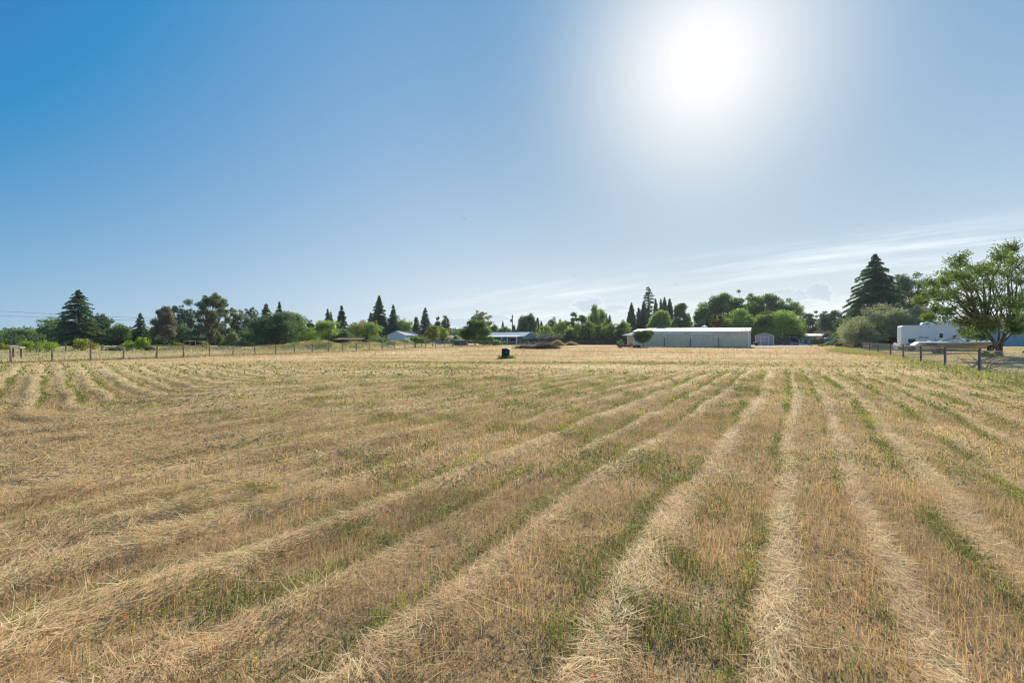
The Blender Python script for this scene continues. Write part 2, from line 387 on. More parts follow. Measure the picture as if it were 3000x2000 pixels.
def blades(x, y, z, L, W, azm, lean, curl, col, seg=True):
    """tapered blade: base edge, middle edge, tip; lean 0 = upright, pi/2 = flat"""
    n = len(x); d = np.stack([np.cos(azm), np.sin(azm)], 1)
    side = np.stack([-np.sin(azm), np.cos(azm), np.zeros(n)], 1)*(W/2)[:, None]
    tw = R.rand(n)*math.pi; s2 = side*np.cos(tw)[:, None]+np.stack([d[:, 0], d[:, 1], np.zeros(n)], 1)*(W/2*np.sin(tw))[:, None]
    p0 = np.stack([x, y, z], 1)
    def step(p, ln, l): return p+np.stack([d[:, 0]*np.sin(l)*ln, d[:, 1]*np.sin(l)*ln, np.cos(l)*ln], 1)
    if seg:
        p1 = step(p0, L*0.5, lean); p2 = step(p1, L*0.5, lean+curl)
        v = np.stack([p0-s2, p0+s2, p1-s2*0.8, p1+s2*0.8, p2], 1).reshape(-1, 3)
        b = np.arange(n)*5
        return v, [np.stack([b, b+1, b+3, b+2], 1), np.stack([b+2, b+3, b+4], 1)], np.repeat(col, 5, axis=0)
    p2 = step(p0, L, lean+curl*0.5)
    v = np.stack([p0-s2, p0+s2, p2], 1).reshape(-1, 3); b = np.arange(n)*3
    return v, [np.stack([b, b+1, b+2], 1)], np.repeat(col, 3, axis=0)
class Pile:
    def __init__(s): s.V = []; s.F = []; s.C = []; s.n = 0
    def add(s, v, fs, c):
        s.V.append(v); s.F += [f+s.n for f in fs]; s.C.append(c); s.n += len(v)
    def build(s, name, m, parent=None, **k):
        tri = [f for f in s.F if f.shape[1] == 3]; qd = [f for f in s.F if f.shape[1] == 4]
        fl = ([np.concatenate(qd)] if qd else [])+([np.concatenate(tri)] if tri else [])
        return npmesh(name, np.concatenate(s.V), fl, m, parent, col=np.concatenate(s.C), **k)
def vary(base, n, br=0.3, hue=0.08):
    c = np.repeat(base[None, :], n, 0) if base.ndim == 1 else base.copy()
    c = c*(1+br*(R.rand(n, 1)*2-1)); c = c*(1+hue*(R.rand(n, 3)*2-1)); return np.clip(c, 0.004, 0.95)

dry = Pile(); straw = Pile(); green = Pile(); flow = Pile()
def infield(x, y): return (dleft(x, y) < 0.4) & (dright(x, y) < 0.4)
# upright stubble
for (y0, y1, dens, seg, Lk, Wk) in ((0.6, 5.0, 2600, True, 1.0, 0.0026), (5.0, 10.0, 1000, True, 0.75, 0.0052), (10.0, 20.0, 420, False, 0.55, 0.013), (20.0, 40.0, 90, False, 0.6, 0.03), (40.0, 80.0, 11, False, 2.0, 0.06)):
    x, y = scatter_area(dens, y0, y1); k = infield(x, y); x, y = x[k], y[k]
    g_, s_, b_, h_ = field_w(x, y); keep = R.rand(len(x)) < np.clip(0.35+0.75*b_+0.55*g_-0.3*h_, 0, 1); x, y, g_, s_, b_, h_ = (q[keep] for q in (x, y, g_, s_, b_, h_))
    n = len(x); clump = fbm(x*3.2, y*3.2, 401, 2)
    L = (0.04+0.075*R.rand(n))*(0.5+1.0*clump)*Lk; base = C_BROWN*(1-s_[:, None])+C_STRAW*s_[:, None]*0.92
    tint = fbm(x/1.1, y/1.1, 77, 3)[:, None]; base = base*(0.48+0.92*tint); base[:, 0] *= 1.0+0.05*(tint[:, 0]-0.4)
    dry.add(*blades(x, y, gtop(x, y, h_), L, np.full(n, Wk)*(0.7+0.9*R.rand(n)), R.rand(n)*6.283, np.abs(R.randn(n))*0.38, R.randn(n)*0.35, vary(base, n, 0.35, 0.06), seg))
# cut straw lying in windrows and loose between them
for (y0, y1, dens, seg, Lk, Wk) in ((0.6, 5.0, 4200, True, 1.25, 0.0042), (5.0, 10.0, 1700, True, 1.15, 0.0072), (10.0, 20.0, 560, False, 1.15, 0.015), (20.0, 42.0, 80, False, 1.5, 0.03), (42.0, 78.0, 9, False, 4.0, 0.06)):
    x, y = scatter_area(dens, y0, y1); k = infield(x, y); x, y = x[k], y[k]
    g_, s_, b_, h_ = field_w(x, y); keep = R.rand(len(x)) < np.clip(0.035+0.95*h_+0.30*s_-0.25*g_, 0, 1); x, y, g_, s_, b_, h_ = (q[keep] for q in (x, y, g_, s_, b_, h_))
    n = len(x); lfx = 1-sst(-0.8, 0.0, np.arctan2(x, y)); L = (0.045+(0.11+0.06*lfx)*R.rand(n)**2)*Lk; heap = h_*np.clip(fbm(x/0.7, y/0.7, 501, 2)*1.6-0.3, 0, 1)
    flowdir = math.radians(58.4)+R.randn(n)*0.6+(fbm(x/0.45, y/0.45, 511, 2)-0.5)*6+np.pi*(R.rand(n)<0.5)
    z = gtop(x, y, h_)+0.012+R.rand(n)*(0.012+0.07*heap)
    sw = np.clip(0.08+0.95*h_+0.35*s_, 0, 1)[:, None]; base = (C_BROWN*1.35*(1-sw)+np.array([0.92, 0.675, 0.41])*sw)*(0.70+0.5*R.rand(n, 1)); q_ = fbm(x/0.8, y/0.8, 521, 2)[:, None]; base = base*(0.70+0.55*q_)*np.where(R.rand(n, 1) < 0.07, 1.25, 1.0)
    straw.add(*blades(x, y, z, L, np.full(n, Wk)*(0.6+0.8*R.rand(n)), flowdir, 1.47+0.11*R.randn(n), 0.15*R.randn(n), vary(base, n, 0.22, 0.05), seg))
# a few long single stalks
x, y = scatter_area(16, 0.8, 12); k = infield(x, y); x, y = x[k], y[k]; n = len(x)
straw.add(*blades(x, y, gz(x, y)+0.05+0.05*R.rand(n), 0.18+0.28*R.rand(n), np.full(n, 0.0045), R.rand(n)*6.283, 1.2+0.3*R.rand(n), 0.35*R.randn(n), vary(C_STRAW*1.2, n, 0.15, 0.04)))
# green: grass blades and clover leaves in the gaps between the windrows
C_G1, C_G2, C_G3 = np.array([0.13, 0.175, 0.06]), np.array([0.22, 0.27, 0.075]), np.array([0.30, 0.36, 0.06])
for (y0, y1, dens, seg, Lk, Wk) in ((0.6, 5.0, 1500, True, 1.15, 0.0038), (5.0, 10.0, 800, True, 0.9, 0.0075), (10.0, 20.0, 380, False, 0.8, 0.02), (20.0, 40.0, 60, False, 0.8, 0.045)):
    x, y = scatter_area(dens, y0, y1); k = infield(x, y); x, y = x[k], y[k]
    g_, s_, b_, h_ = field_w(x, y); keep = R.rand(len(x)) < np.clip((0.72+0.35*sst(8, 14, y))*g_+0.09, 0, 1); x, y, g_, h_ = x[keep], y[keep], g_[keep], h_[keep]
    n = len(x); mixv = R.rand(n, 1); base = C_G1*(1-mixv)+C_G2*mixv
    green.add(*blades(x, y, gtop(x, y, h_), (0.035+0.07*R.rand(n))*Lk, np.full(n, Wk)*(0.7+0.8*R.rand(n)), R.rand(n)*6.283, 0.35+0.35*R.randn(n), 0.5*R.randn(n), vary(base, n, 0.3, 0.08), seg))
def leaf_quads(c, ln, wd, col, direction=None, spread=1.0):
    n = len(c); u = R.randn(n, 3)
    if direction is not None: u = direction+u*0.25*spread
    u /= np.linalg.norm(u, axis=1, keepdims=True)+1e-9
    r = R.randn(n, 3); v = np.cross(u, r); v /= np.linalg.norm(v, axis=1, keepdims=True)+1e-9
    U = u*(ln/2)[:, None]; V = v*(wd/2)[:, None]; off = np.cross(u, v)*(ln*0.12)[:, None]
    q = np.stack([c-U, c-V*1.0+off, c+U, c+V*1.0+off], 1).reshape(-1, 3); b = np.arange(n)*4
    return q, [np.stack([b, b+1, b+2, b+3], 1)], np.repeat(col, 4, axis=0)
for (y0, y1, dens, sz) in ((0.6, 5.0, 1900, 0.011), (5.0, 10.0, 900, 0.017), (10.0, 20.0, 300, 0.034), (20.0, 32.0, 50, 0.07)):
    x, y = scatter_area(dens, y0, y1); k = infield(x, y); x, y = x[k], y[k]
    g_, s_, b_, h_ = field_w(x, y); bright = np.clip((fbm(x/0.55, y/0.55, 611, 2)-0.60)*6+1.3*clover_patch(x, y)-0.1, 0, 1)
    keep = R.rand(len(x)) < np.clip((0.70+0.35*sst(8, 14, y))*g_+0.06+0.6*clover_patch(x, y), 0, 1); x, y, g_, bright = x[keep], y[keep], g_[keep], bright[keep]
    n = len(x); z = gz(x, y)+0.02+R.rand(n)*(0.075-0.03*sst(6, 12, y))*(0.6+0.6*g_)+0.03*sst(6, 12, y)
    base = C_G1*(1-bright[:, None])+C_G3*1.15*bright[:, None]; base = np.where(R.rand(n, 1) < 0.05, np.array([[0.45, 0.42, 0.06]]), base)
    c = np.stack([x, y, z], 1); size = sz*(0.7+0.7*R.rand(n))
    for kk in range(2 if sz < 0.02 else 1):
        cc_ = c+R.randn(n, 3)*size[:, None]*0.7
        green.add(*leaf_quads(cc_, size*1.25, size, vary(base, n, 0.3, 0.08)))
# pale pink clover heads, a few yellow and rust-red leaves
x, y = scatter_area(30, 0.8, 12); k = infield(x, y); x, y = x[k], y[k]; g_, s_, b_, h_ = field_w(x, y)
cl = fbm(x/1.0, y/1.0, 711, 2); keep = (g_ > 0.35) & (cl > 0.52); x, y = x[keep], y[keep]; n = len(x)
for kk in range(7):
    c = np.stack([x, y, gz(x, y)+0.075+0.03*((x*97) % 1)], 1)+R.randn(n, 3)*0.003
    flow.add(*leaf_quads(c, np.full(n, 0.013), np.full(n, 0.008), vary(np.array([0.58, 0.36, 0.50]), n, 0.25, 0.08)))
x, y = scatter_area(3, 0.8, 12); n = len(x); c = np.stack([x, y, gz(x, y)+0.06+0.04*R.rand(n)], 1)
for kk in range(2): flow.add(*leaf_quads(c+R.randn(n, 3)*0.006, np.full(n, 0.02), np.full(n, 0.014), vary(np.array([0.60, 0.14, 0.04]), n, 0.3, 0.1)))
tag(dry.build('dry_stubble', M_BLADE), 'short brown grass stubble covering the mown field', 'grass', kind='stuff')
tag(straw.build('cut_straw', M_BLADE), 'pale cut straw lying in rows on the field', 'straw', kind='stuff')
tag(green.build('clover', M_LEAF), 'green clover and grass growing in lines between the straw rows', 'clover', kind='stuff')
tag(flow.build('clover_flowers', M_LEAF), 'tiny pink clover heads and rusty leaves dotted in the green', 'flowers', kind='stuff')

# ------------------------------------------------------------------ trees
def sph(n):
    v = R.randn(n, 3); return v/(np.linalg.norm(v, axis=1, keepdims=True)+1e-9)
def trunk_tube(mb, p0, p1, r0, r1, bend=0.15, n=6, seg=4):
    p0 = np.array(p0, float); p1 = np.array(p1, float); L = np.linalg.norm(p1-p0)
    pts = []; off = R.randn(2)*bend*L*0.3
    for i in range(seg+1):
        t = i/seg; q = p0+(p1-p0)*t; k = math.sin(math.pi*t); pts.append((q[0]+off[0]*k, q[1]+off[1]*k, q[2]))
    mb.tube(pts, [r0+(r1-r0)*i/seg for i in range(seg+1)], n)
    return pts
def crown_broad(h, r, tb, n, leaf, nc=26, cr=0.30, core=0.45, prof='round', flat=0.75, wob=0.25):
    """clumps of leaves through an uneven crown; returns centres, clump brightness, clump centres"""
    d = sph(nc*3); d = d[d[:, 2] > -0.75][:nc]; nc = len(d)
    rad = core+(1-core)*R.rand(nc)**0.6; rad *= 1+wob*(R.rand(nc)-0.5)*1.2
    zc, rz = (h+tb)/2, (h-tb)/2
    c = d*rad[:, None]
    if prof == 'cone': c[:, :2] *= (1.15-0.75*(c[:, 2:3]+1)/2)
    if prof == 'vase': c[:, :2] *= (0.75+0.35*(c[:, 2:3]+1)/2)
    if prof == 'spread': c[:, 2] = np.abs(c[:, 2])*1.6-0.75
    c = np.stack([c[:, 0]*r*(1-cr*0.75), c[:, 1]*r*(1-cr*0.75), zc+c[:, 2]*rz*(1-cr*0.75)], 1)
    crr = cr*min(r, rz*1.4)*(0.7+0.7*R.rand(nc))
    k = R.choice(nc, n, p=crr**2/np.sum(crr**2))
    q = sph(n)*(R.rand(n, 1)**0.45)*(1+0.22*np.abs(R.randn(n, 1))); q[:, 2] *= flat
    P = c[k]+q*crr[k][:, None]
    br = 0.78+0.44*R.rand(nc)
    P[:, 2] = np.maximum(P[:, 2], 0.05)
    ex = np.percentile(np.hypot(P[:, 0], P[:, 1]), 95); sc_ = r/ex; P[:, :2] *= sc_; c[:, :2] *= sc_
    top = np.percentile(P[:, 2], 99.7); P[:, 2] *= h/top; c[:, 2] *= h/top
    return P, br[k], c, k
def crown_conifer(h, r, tb, n, kind):
    sp = {'spruce': 0.42, 'cedar': 0.46, 'cypress': 0.35, 'spindle': 0.7}[kind]
    nw = max(6, int((h-tb)/sp)); nb = {'spruce': 11, 'cedar': 8, 'cypress': 9, 'spindle': 7}[kind]
    tw = (np.arange(nw)+0.15)/nw
    if kind == 'spruce': pr = (1-tw)**0.8*(0.85+0.15*np.minimum(1, tw*6))
    elif kind == 'cedar': pr = (1-tw)**0.85*(0.9+0.1*np.sin(np.arange(nw)*2.1))
    elif kind == 'spindle': pr = np.where(tw < 0.5, 0.5, 1.0)*(1-tw)**0.7+0.05
    else: pr = (1-tw**1.5)**0.8*(0.8+0.2*np.minimum(1, tw*5))
    wv = tw+0.001
    kw = R.choice(nw, n, p=(pr+0.05)**1.3/np.sum((pr+0.05)**1.3)); kb = R.randint(0, nb, n)
    azt = R.rand(nw, nb)*0.5+np.arange(nb)[None, :]*2*math.pi/nb+R.rand(nw, 1)*6.28
    ln = r*pr[:, None]*(0.62+0.42*R.rand(nw, nb))
    jz = (R.rand(nw, nb)-0.5)*sp*1.1
    s = R.rand(n)**0.62; L = ln[kw, kb]; a = azt[kw, kb]
    up, dr = {'spruce': (0.10, -0.30), 'cedar': (0.30, -0.52), 'cypress': (0.5, -0.2), 'spindle': (0.55, -0.45)}[kind]
    z = tb+(h-tb)*tw[kw]+jz[kw, kb]+L*(up*s+dr*s**2.2)
    lat = {'spruce': 0.20, 'cedar': 0.26, 'cypress': 0.25, 'spindle': 0.16}[kind]*np.maximum(L, 0.25)*(1.1-0.8*s)
    o = R.randn(n)*lat*0.6
    P = np.stack([np.cos(a)*L*s-np.sin(a)*o, np.sin(a)*L*s+np.cos(a)*o, z-np.abs(R.randn(n))*(0.09 if kind == 'cedar' else 0.05)*h/9], 1)
    D = np.stack([np.cos(a), np.sin(a), up+dr*2.2*s], 1)
    if kind in ('cypress',): D = np.stack([np.cos(a)*0.4, np.sin(a)*0.4, np.ones(n)], 1)
    D /= np.linalg.norm(D, axis=1, keepdims=True)
    br = (0.8+0.4*R.rand(nw, nb))[kw, kb]; sc_ = r/np.percentile(np.hypot(P[:, 0], P[:, 1]), 98.5); P[:, :2] *= sc_; ln = ln*sc_
    tips = [(math.cos(azt[i, j])*ln[i, j]*0.8, math.sin(azt[i, j])*ln[i, j]*0.8, tb+(h-tb)*tw[i]+jz[i, j]+ln[i, j]*(up*0.8+dr*0.8**2.2)) for i in range(nw) for j in range(nb)]
    roots = [tb+(h-tb)*tw[i]+jz[i, j] for i in range(nw) for j in range(nb)]
    return P, D, br, tips, roots
GREENS = {'mid': (0.175, 0.27, 0.10), 'dark': (0.12, 0.19, 0.11), 'bright': (0.26, 0.375, 0.105), 'yellow': (0.30, 0.33, 0.08),
          'blue': (0.12, 0.18, 0.14), 'grey': (0.17, 0.205, 0.125), 'olive': (0.28, 0.31, 0.22), 'brown': (0.205, 0.195, 0.15), 'lime': (0.24, 0.37, 0.06)}
def tree(kind, px, top, hw, Y, color, label, n=None, base=None, name=None, bright=None, group=None, tbf=None):
    X = PX(px, Y); g = gzf(X, Y) if base is None else base
    h = max(0.5, PZ(top, Y)-g); r = hw*1.12/FPX*Y
    names = {'dome': 'olive_tree', 'broad': 'broadleaf_tree', 'cone': 'broadleaf_tree', 'vase': 'broadleaf_tree', 'open': 'open_crowned_tree', 'pine': 'grey_pine', 'willow': 'willow_tree', 'euc': 'eucalyptus_tree', 'cedar': 'cedar_tree',
             'spruce': 'spruce_tree', 'cypress': 'cypress_tree', 'spindle': 'conifer_tree', 'bush': 'bush', 'poplar': 'poplar_tree', 'magnolia': 'magnolia_tree', 'sapling': 'young_tree'}
    t = thing(name or names[kind], label, 'bush' if kind == 'bush' else 'tree', (X, Y, g-0.05), group=group)
    col = np.array(GREENS[color]); pxm = Y/455.0; leaf = max(0.10, 1.05*pxm)
    n = int(1.5*(n or np.clip(5.0*(h*r*2)/(leaf*leaf), 1500, 16000))); mb = MB(); tr = max(0.06, 0.022*h)
    m = M_LEAF
    if kind in ('cedar', 'spruce', 'cypress', 'spindle'):
        tb = {'cedar': 0.06, 'spruce': 0.02, 'cypress': 0.03, 'spindle': 0.25}[kind]*h if tbf is None else tbf*h
        n = int(n*1.25) if kind != 'spindle' else int(n*0.7)
        P, D, br, tips, roots = crown_conifer(h, r, tb, n, kind)
        ln = leaf*(1.5+0.9*R.rand(n)); wd = leaf*(0.45+0.35*R.rand(n))
        c = vary(np.repeat(col[None], n, 0)*br[:, None], n, 0.28, 0.06); v, f, cc_ = leaf_quads(P, ln, wd, c, D, 1.2); m = M_NEEDLE
        mb.tube([(0, 0, 0), (0.02*h*R.randn()*0.3, 0, h*0.5), (0, 0, h*0.97)], [tr, tr*0.6, 0.02], 6)
        for i in range(0, len(tips), 2 if len(tips) > 120 else 1): mb.tube([(0, 0, roots[i]), tips[i]], [tr*0.22, 0.012], 3, cap=False)
    else:
        par = {'broad': (0.05, 60, 0.23, 'round', 0.75), 'dome': (0.0, 110, 0.18, 'spread', 0.8), 'cone': (0.12, 60, 0.22, 'cone', 0.8), 'vase': (0.2, 50, 0.22, 'vase', 0.8), 'open': (0.14, 55, 0.17, 'round', 0.7),
               'pine': (0.12, 70, 0.13, 'vase', 0.9), 'willow': (0.15, 50, 0.2, 'round', 1.5), 'euc': (0.06, 70, 0.17, 'cone', 1.2), 'bush': (0.0, 40, 0.26, 'spread', 0.8),
               'poplar': (0.1, 34, 0.40, 'cone', 1.2), 'magnolia': (0.16, 60, 0.20, 'round', 0.8), 'sapling': (0.3, 16, 0.34, 'round', 0.8)}[kind]
        tb = par[0]*h if tbf is None else tbf*h
        if kind in ('pine', 'open'): n = int(n*0.62)
        P, br, cl, k = crown_broad(h, r, tb, n, leaf, nc=par[1], cr=par[2], prof=par[3], flat=par[4], core=0.3 if kind in ('pine', 'open', 'euc') else 0.4)
        c = np.repeat(col[None], n, 0)*br[:, None]
        if bright is not None:
            sel = R.rand(len(cl)) < bright[0]; c = np.where(sel[k][:, None], np.array(bright[1])*br[:, None], c)
        c = vary(c, n, 0.30, 0.07); D = None
        if kind in ('willow', 'euc'): D = np.repeat(np.array([[0, 0, -1.0]]), n, 0)
        if kind == 'pine': D = sph(n)*0.5+np.array([0, 0, 0.6])
        asp = {'willow': 2.2, 'euc': 1.9, 'pine': 1.9}.get(kind, 1.25)
        v, f, cc_ = leaf_quads(P, leaf*asp*(0.6+0.7*R.rand(n)), leaf*(0.6+0.4*R.rand(n))*(0.6 if asp > 1.5 else 1), c, D, 1.6)
        if kind != 'bush':
            fk = tb+0.12*h; trunk_tube(mb, (0, 0, 0), (R.randn()*0.02*h, R.randn()*0.02*h, fk), tr*1.15, tr*0.8)
            for i in range(len(cl)):
                if i % 2 == 0 or kind in ('pine', 'open', 'euc'):
                    z0 = fk+(cl[i][2]-fk)*0.35*R.rand(); trunk_tube(mb, (cl[i][0]*0.08, cl[i][1]*0.08, z0*0.95), cl[i], tr*0.38, 0.02, 0.3, 4, 3)
            trunk_tube(mb, (0, 0, fk*0.98), (0, 0, h*0.85), tr*0.8, 0.03, 0.2, 5)
        else:
            for i in range(5): a = i*1.3; mb.tube([(0.1*math.cos(a), 0.1*math.sin(a), 0), (r*0.5*math.cos(a), r*0.5*math.sin(a), h*0.55)], [0.03, 0.012], 4)
    npmesh('crown' if kind != 'bush' else 'foliage', v, f, m, t, col=cc_)
    mb.build('trunk' if kind != 'bush' else 'stems', M_BARKP if kind in ('euc', 'pine', 'willow') else M_BARK, t)
    return t
T = tree
# far left to the big spruce
T('broad', 4, 969, 26, 120, 'mid', 'low green tree cut by the left edge of the photo')
T('broad', 44, 960, 24, 108, 'mid', 'rounded green tree second from the left edge, above the pale plank')
T('broad', 78, 966, 17, 112, 'mid', 'small green tree between the plank tree and the bright bush')
T('broad', 116, 960, 24, 116, 'mid', 'mid green tree rising straight behind the bright green bush')
T('broad', 156, 930, 34, 112, 'mid', 'taller spreading tree touching the left flank of the giant spruce', tbf=0.1)
T('bush', 110, 994, 39, 56, 'lime', 'big bright green bush behind the second wooden fence post')
T('bush', 6, 1004, 14, 62, 'yellow', 'yellow green bush at the very left edge of the field')
T('spruce', 230, 845, 62, 92, 'dark', 'giant dark spruce, the tallest tree on the left side', n=17000)
T('broad', 270, 940, 16, 104, 'yellow', 'yellow green tree tucked against the right flank of the giant spruce')
T('bush', 245, 991, 26, 60, 'yellow', 'yellow topped bush at the foot of the giant spruce', bright=(0.4, (0.20, 0.13, 0.05)))
T('pine', 300, 919, 22, 100, 'dark', 'umbrella shaped pine with bare trunk just right of the giant spruce', tbf=0.4)
T('broad', 349, 947, 27, 96, 'mid', 'round dark green tree left of the small pointed cedar', tbf=0.06)
T('cedar', 411, 913, 27, 100, 'dark', 'small pointed cedar above the bright green shrubs')
T('broad', 402, 962, 30, 104, 'dark', 'low dark tree mass around the foot of the small pointed cedar', tbf=0.04)
T('broad', 446, 966, 22, 104, 'mid', 'low green tree between the small pointed cedar and the brownish eucalyptus', tbf=0.04)
T('bush', 382, 997, 24, 62, 'lime', 'wide bright green bush left of the fifth wooden fence post')
T('bush', 415, 987, 16, 60, 'lime', 'taller lime green bush beside the wide bright one')
T('bush', 341, 1011, 21, 60, 'olive', 'low grey green bush behind the fourth wooden fence post')
T('bush', 440, 1014, 10, 60, 'brown', 'small brown dry bush beside the lime green bush')
T('euc', 482, 899, 27, 86, 'brown', 'tall brownish eucalyptus with thin hanging foliage', n=9000)
T('pine', 524, 894, 22, 104, 'blue', 'dark open pine standing between the eucalyptus and the tall grey pine', tbf=0.2)
T('broad', 532, 948, 34, 98, 'dark', 'dark round tree right of the eucalyptus, below the dark open pine', tbf=0.04)
T('pine', 556, 905, 14, 106, 'grey', 'thin sparse pine with crooked top left of the tall grey pine', tbf=0.3)
T('pine', 612, 862, 46, 96, 'grey', 'tallest grey green pine with a ragged double top', n=15000, tbf=0.05)
T('willow', 630, 962, 18, 88, 'grey', 'grey drooping tree in front of the tall grey pine', tbf=0.02)
T('broad', 650, 960, 22, 104, 'mid', 'green tree behind the leaning utility pole on the left', tbf=0.05)
T('pine', 694, 903, 29, 106, 'grey', 'leaning grey green pine right of the left utility pole', tbf=0.3)
T('broad', 684, 972, 16, 98, 'olive', 'pale low tree at the foot of the leaning grey pine', tbf=0.03)
T('bush', 660, 997, 16, 84, 'yellow', 'yellow green bush at the base of the left utility pole')
T('bush', 694, 997, 24, 82, 'olive', 'mound shaped grey green bush between two yellow bushes')
T('bush', 732, 1000, 12, 82, 'yellow', 'small round yellow bush left of the large dark oak')
T('bush', 596, 1000, 10, 76, 'yellow', 'small yellow bush above the sixth wooden fence post')
T('bush', 516, 1004, 8, 74, 'yellow', 'narrow yellow bush right of the brown eucalyptus foot')
T('bush', 530, 1005, 9, 74, 'yellow', 'second narrow yellow bush beside the black trough')
T('bush', 592, 1013, 13, 74, 'olive', 'low silvery bush left of the drooping grey tree')
T('pine', 738, 899, 17, 110, 'dark', 'dark pine with separate branches left of the twin pine tops', tbf=0.2)
T('spruce', 780, 886, 24, 108, 'grey', 'ragged conifer top left of the two above the large dark oak', tbf=0.3)
T('spruce', 819, 881, 17, 112, 'grey', 'ragged conifer top right of the two above the large dark oak', tbf=0.3)
T('broad', 735, 960, 28, 96, 'dark', 'shadowy round tree left of the large dark oak', tbf=0.04)
T('broad', 812, 914, 62, 90, 'dark', 'large dark rounded oak, widest tree on the left side', n=16000, tbf=0.03, bright=(0.25, (0.085, 0.13, 0.05)))
T('broad', 866, 916, 27, 106, 'mid', 'dome shaped tree behind the right shoulder of the large dark oak', tbf=0.05)
T('broad', 903, 958, 29, 98, 'bright', 'low yellow green tree left of the flat topped one', tbf=0.12)
T('pine', 908, 938, 12, 116, 'grey', 'small grey pine top above the low yellow green tree')
T('vase', 957, 938, 31, 96, 'bright', 'flat topped yellow green tree below the twin cedar tips', tbf=0.15)
T('cedar', 960, 903, 22, 118, 'dark', 'left tip of the twin cedars above the flat topped tree')
T('cedar', 969, 911, 18, 122, 'dark', 'shorter right tip of the twin cedars above the flat topped tree')
T('cedar', 1001, 893, 27, 110, 'dark', 'single layered cedar between the flat topped tree and the magnolia', n=9000)
T('broad', 1034, 945, 20, 122, 'mid', 'distant green tree between the layered cedar and the magnolia', tbf=0.03)
T('broad', 1003, 960, 30, 104, 'dark', 'dark low tree mass below the single layered cedar', tbf=0.03)
T('magnolia', 1075, 939, 39, 84, 'mid', 'rounded magnolia with pale yellow leaves in front of the log barn', bright=(0.30, (0.30, 0.26, 0.10)))
T('cedar', 1111, 864, 38, 150, 'dark', 'tallest cedar with bent tip behind the grey metal barn', n=13000)
T('cedar', 1086, 913, 22, 156, 'dark', 'cedar half hidden at the left side of the tallest cedar')
T('cedar', 1152, 890, 25, 152, 'dark', 'narrow cedar right of the tallest cedar, over the barn gable')
T('broad', 1160, 925, 24, 158, 'mid', 'leafy tree behind the narrow cedar above the barn roof', tbf=0.03)
T('broad', 1187, 934, 22, 156, 'bright', 'yellow green tree above the ridge of the grey metal barn', tbf=0.03)
T('euc', 1219, 930, 11, 160, 'grey', 'thin grey tree at the left side of the dark spruce by the barn')
T('spruce', 1246, 899, 24, 152, 'blue', 'dark blue spruce rising above the right end of the barn roof')
T('magnolia', 1268, 952, 20, 84, 'mid', 'small magnolia at the right end of the grey metal barn', bright=(0.4, (0.32, 0.28, 0.10)))
T('sapling', 1217, 985, 14, 82, 'bright', 'young leafy tree standing in front of the grey metal barn')
T('sapling', 1236, 992, 9, 84, 'olive', 'pale young tree between the barn sapling and the small magnolia')
T('euc', 1282, 929, 11, 140, 'grey', 'left one of the two airy grey trees')
T('euc', 1306, 925, 14, 138, 'grey', 'right one of the two airy grey trees')
T('broad', 1296, 958, 17, 122, 'bright', 'light green tree above the brown roofed house', tbf=0.03)
T('broad', 1330, 965, 24, 150, 'dark', 'low distant dark tree left of the tall leafy tree by the blue house', tbf=0.02)
T('bush', 1336, 982, 16, 118, 'bright', 'light green hedge bush above the log shed')
T('broad', 1392, 938, 38, 98, 'mid', 'big leafy green tree hiding the left end of the blue house', n=13000, tbf=0.03, bright=(0.3, (0.11, 0.18, 0.04)))
T('open', 1407, 911, 27, 112, 'grey', 'taller open tree with pale seed clusters behind the leafy one', bright=(0.5, (0.20, 0.19, 0.10)))
for px, top, hw, lab in ((1414, 986, 13, 'leafy vine on the fence nearest the big leafy tree'), (1434, 984, 12, 'leafy vine in the middle on the fence before the porch'), (1453, 995, 11, 'short bright vine nearest the porch of the blue house')):
    T('bush', px, top, hw, 96, 'bright', lab, name='grape_vine')
# behind the blue house, to the metal shed
T('broad', 1447, 951, 17, 150, 'mid', 'distant round tree behind the left part of the blue house roof', tbf=0.03)
T('cypress', 1473, 941, 5, 168, 'dark', 'thin pointed distant conifer left of the tall utility pole')
T('broad', 1480, 957, 18, 150, 'mid', 'distant tree left of the tall utility pole', tbf=0.03)
T('cypress', 1506, 951, 8, 158, 'dark', 'small dark conifer touching the tall utility pole')
T('cypress', 1518, 953, 9, 160, 'dark', 'small dark conifer right of the tall utility pole')
T('willow', 1548, 920, 24, 138, 'grey', 'airy pale green willow behind the blue house gable', n=6500)
T('cypress', 1575, 928, 10, 158, 'blue', 'dark pointed conifer right of the airy willow')
T('cypress', 1586, 940, 8, 160, 'blue', 'shorter dark conifer beside the pointed one right of the willow')
T('broad', 1597, 952, 19, 140, 'bright', 'bright green round tree behind the white carport', tbf=0.03)
T('broad', 1618, 929, 18, 160, 'blue', 'dark dome shaped tree behind the white carport')
T('cypress', 1641, 934, 9, 168, 'dark', 'dark conifer top behind the dome shaped tree')
T('cypress', 1657, 938, 7, 166, 'dark', 'small dark conifer top left of the tall leafy grove')
T('broad', 1650, 941, 24, 140, 'bright', 'bright green tree right of the white carport roof', tbf=0.03)
T('open', 1694, 916, 29, 136, 'mid', 'open leafy tree with a wide top over the dark fence', tbf=0.08, n=8000)
T('poplar', 1741, 893, 17, 138, 'bright', 'tallest of the two slim poplars above the dark fence')
T('poplar', 1761, 905, 13, 142, 'bright', 'shorter of the two slim poplars above the dark fence')
T('cypress', 1776, 917, 9, 168, 'blue', 'left one of two small blue conifers right of the poplars')
T('cypress', 1786, 922, 9, 168, 'blue', 'right one of two small blue conifers right of the poplars')
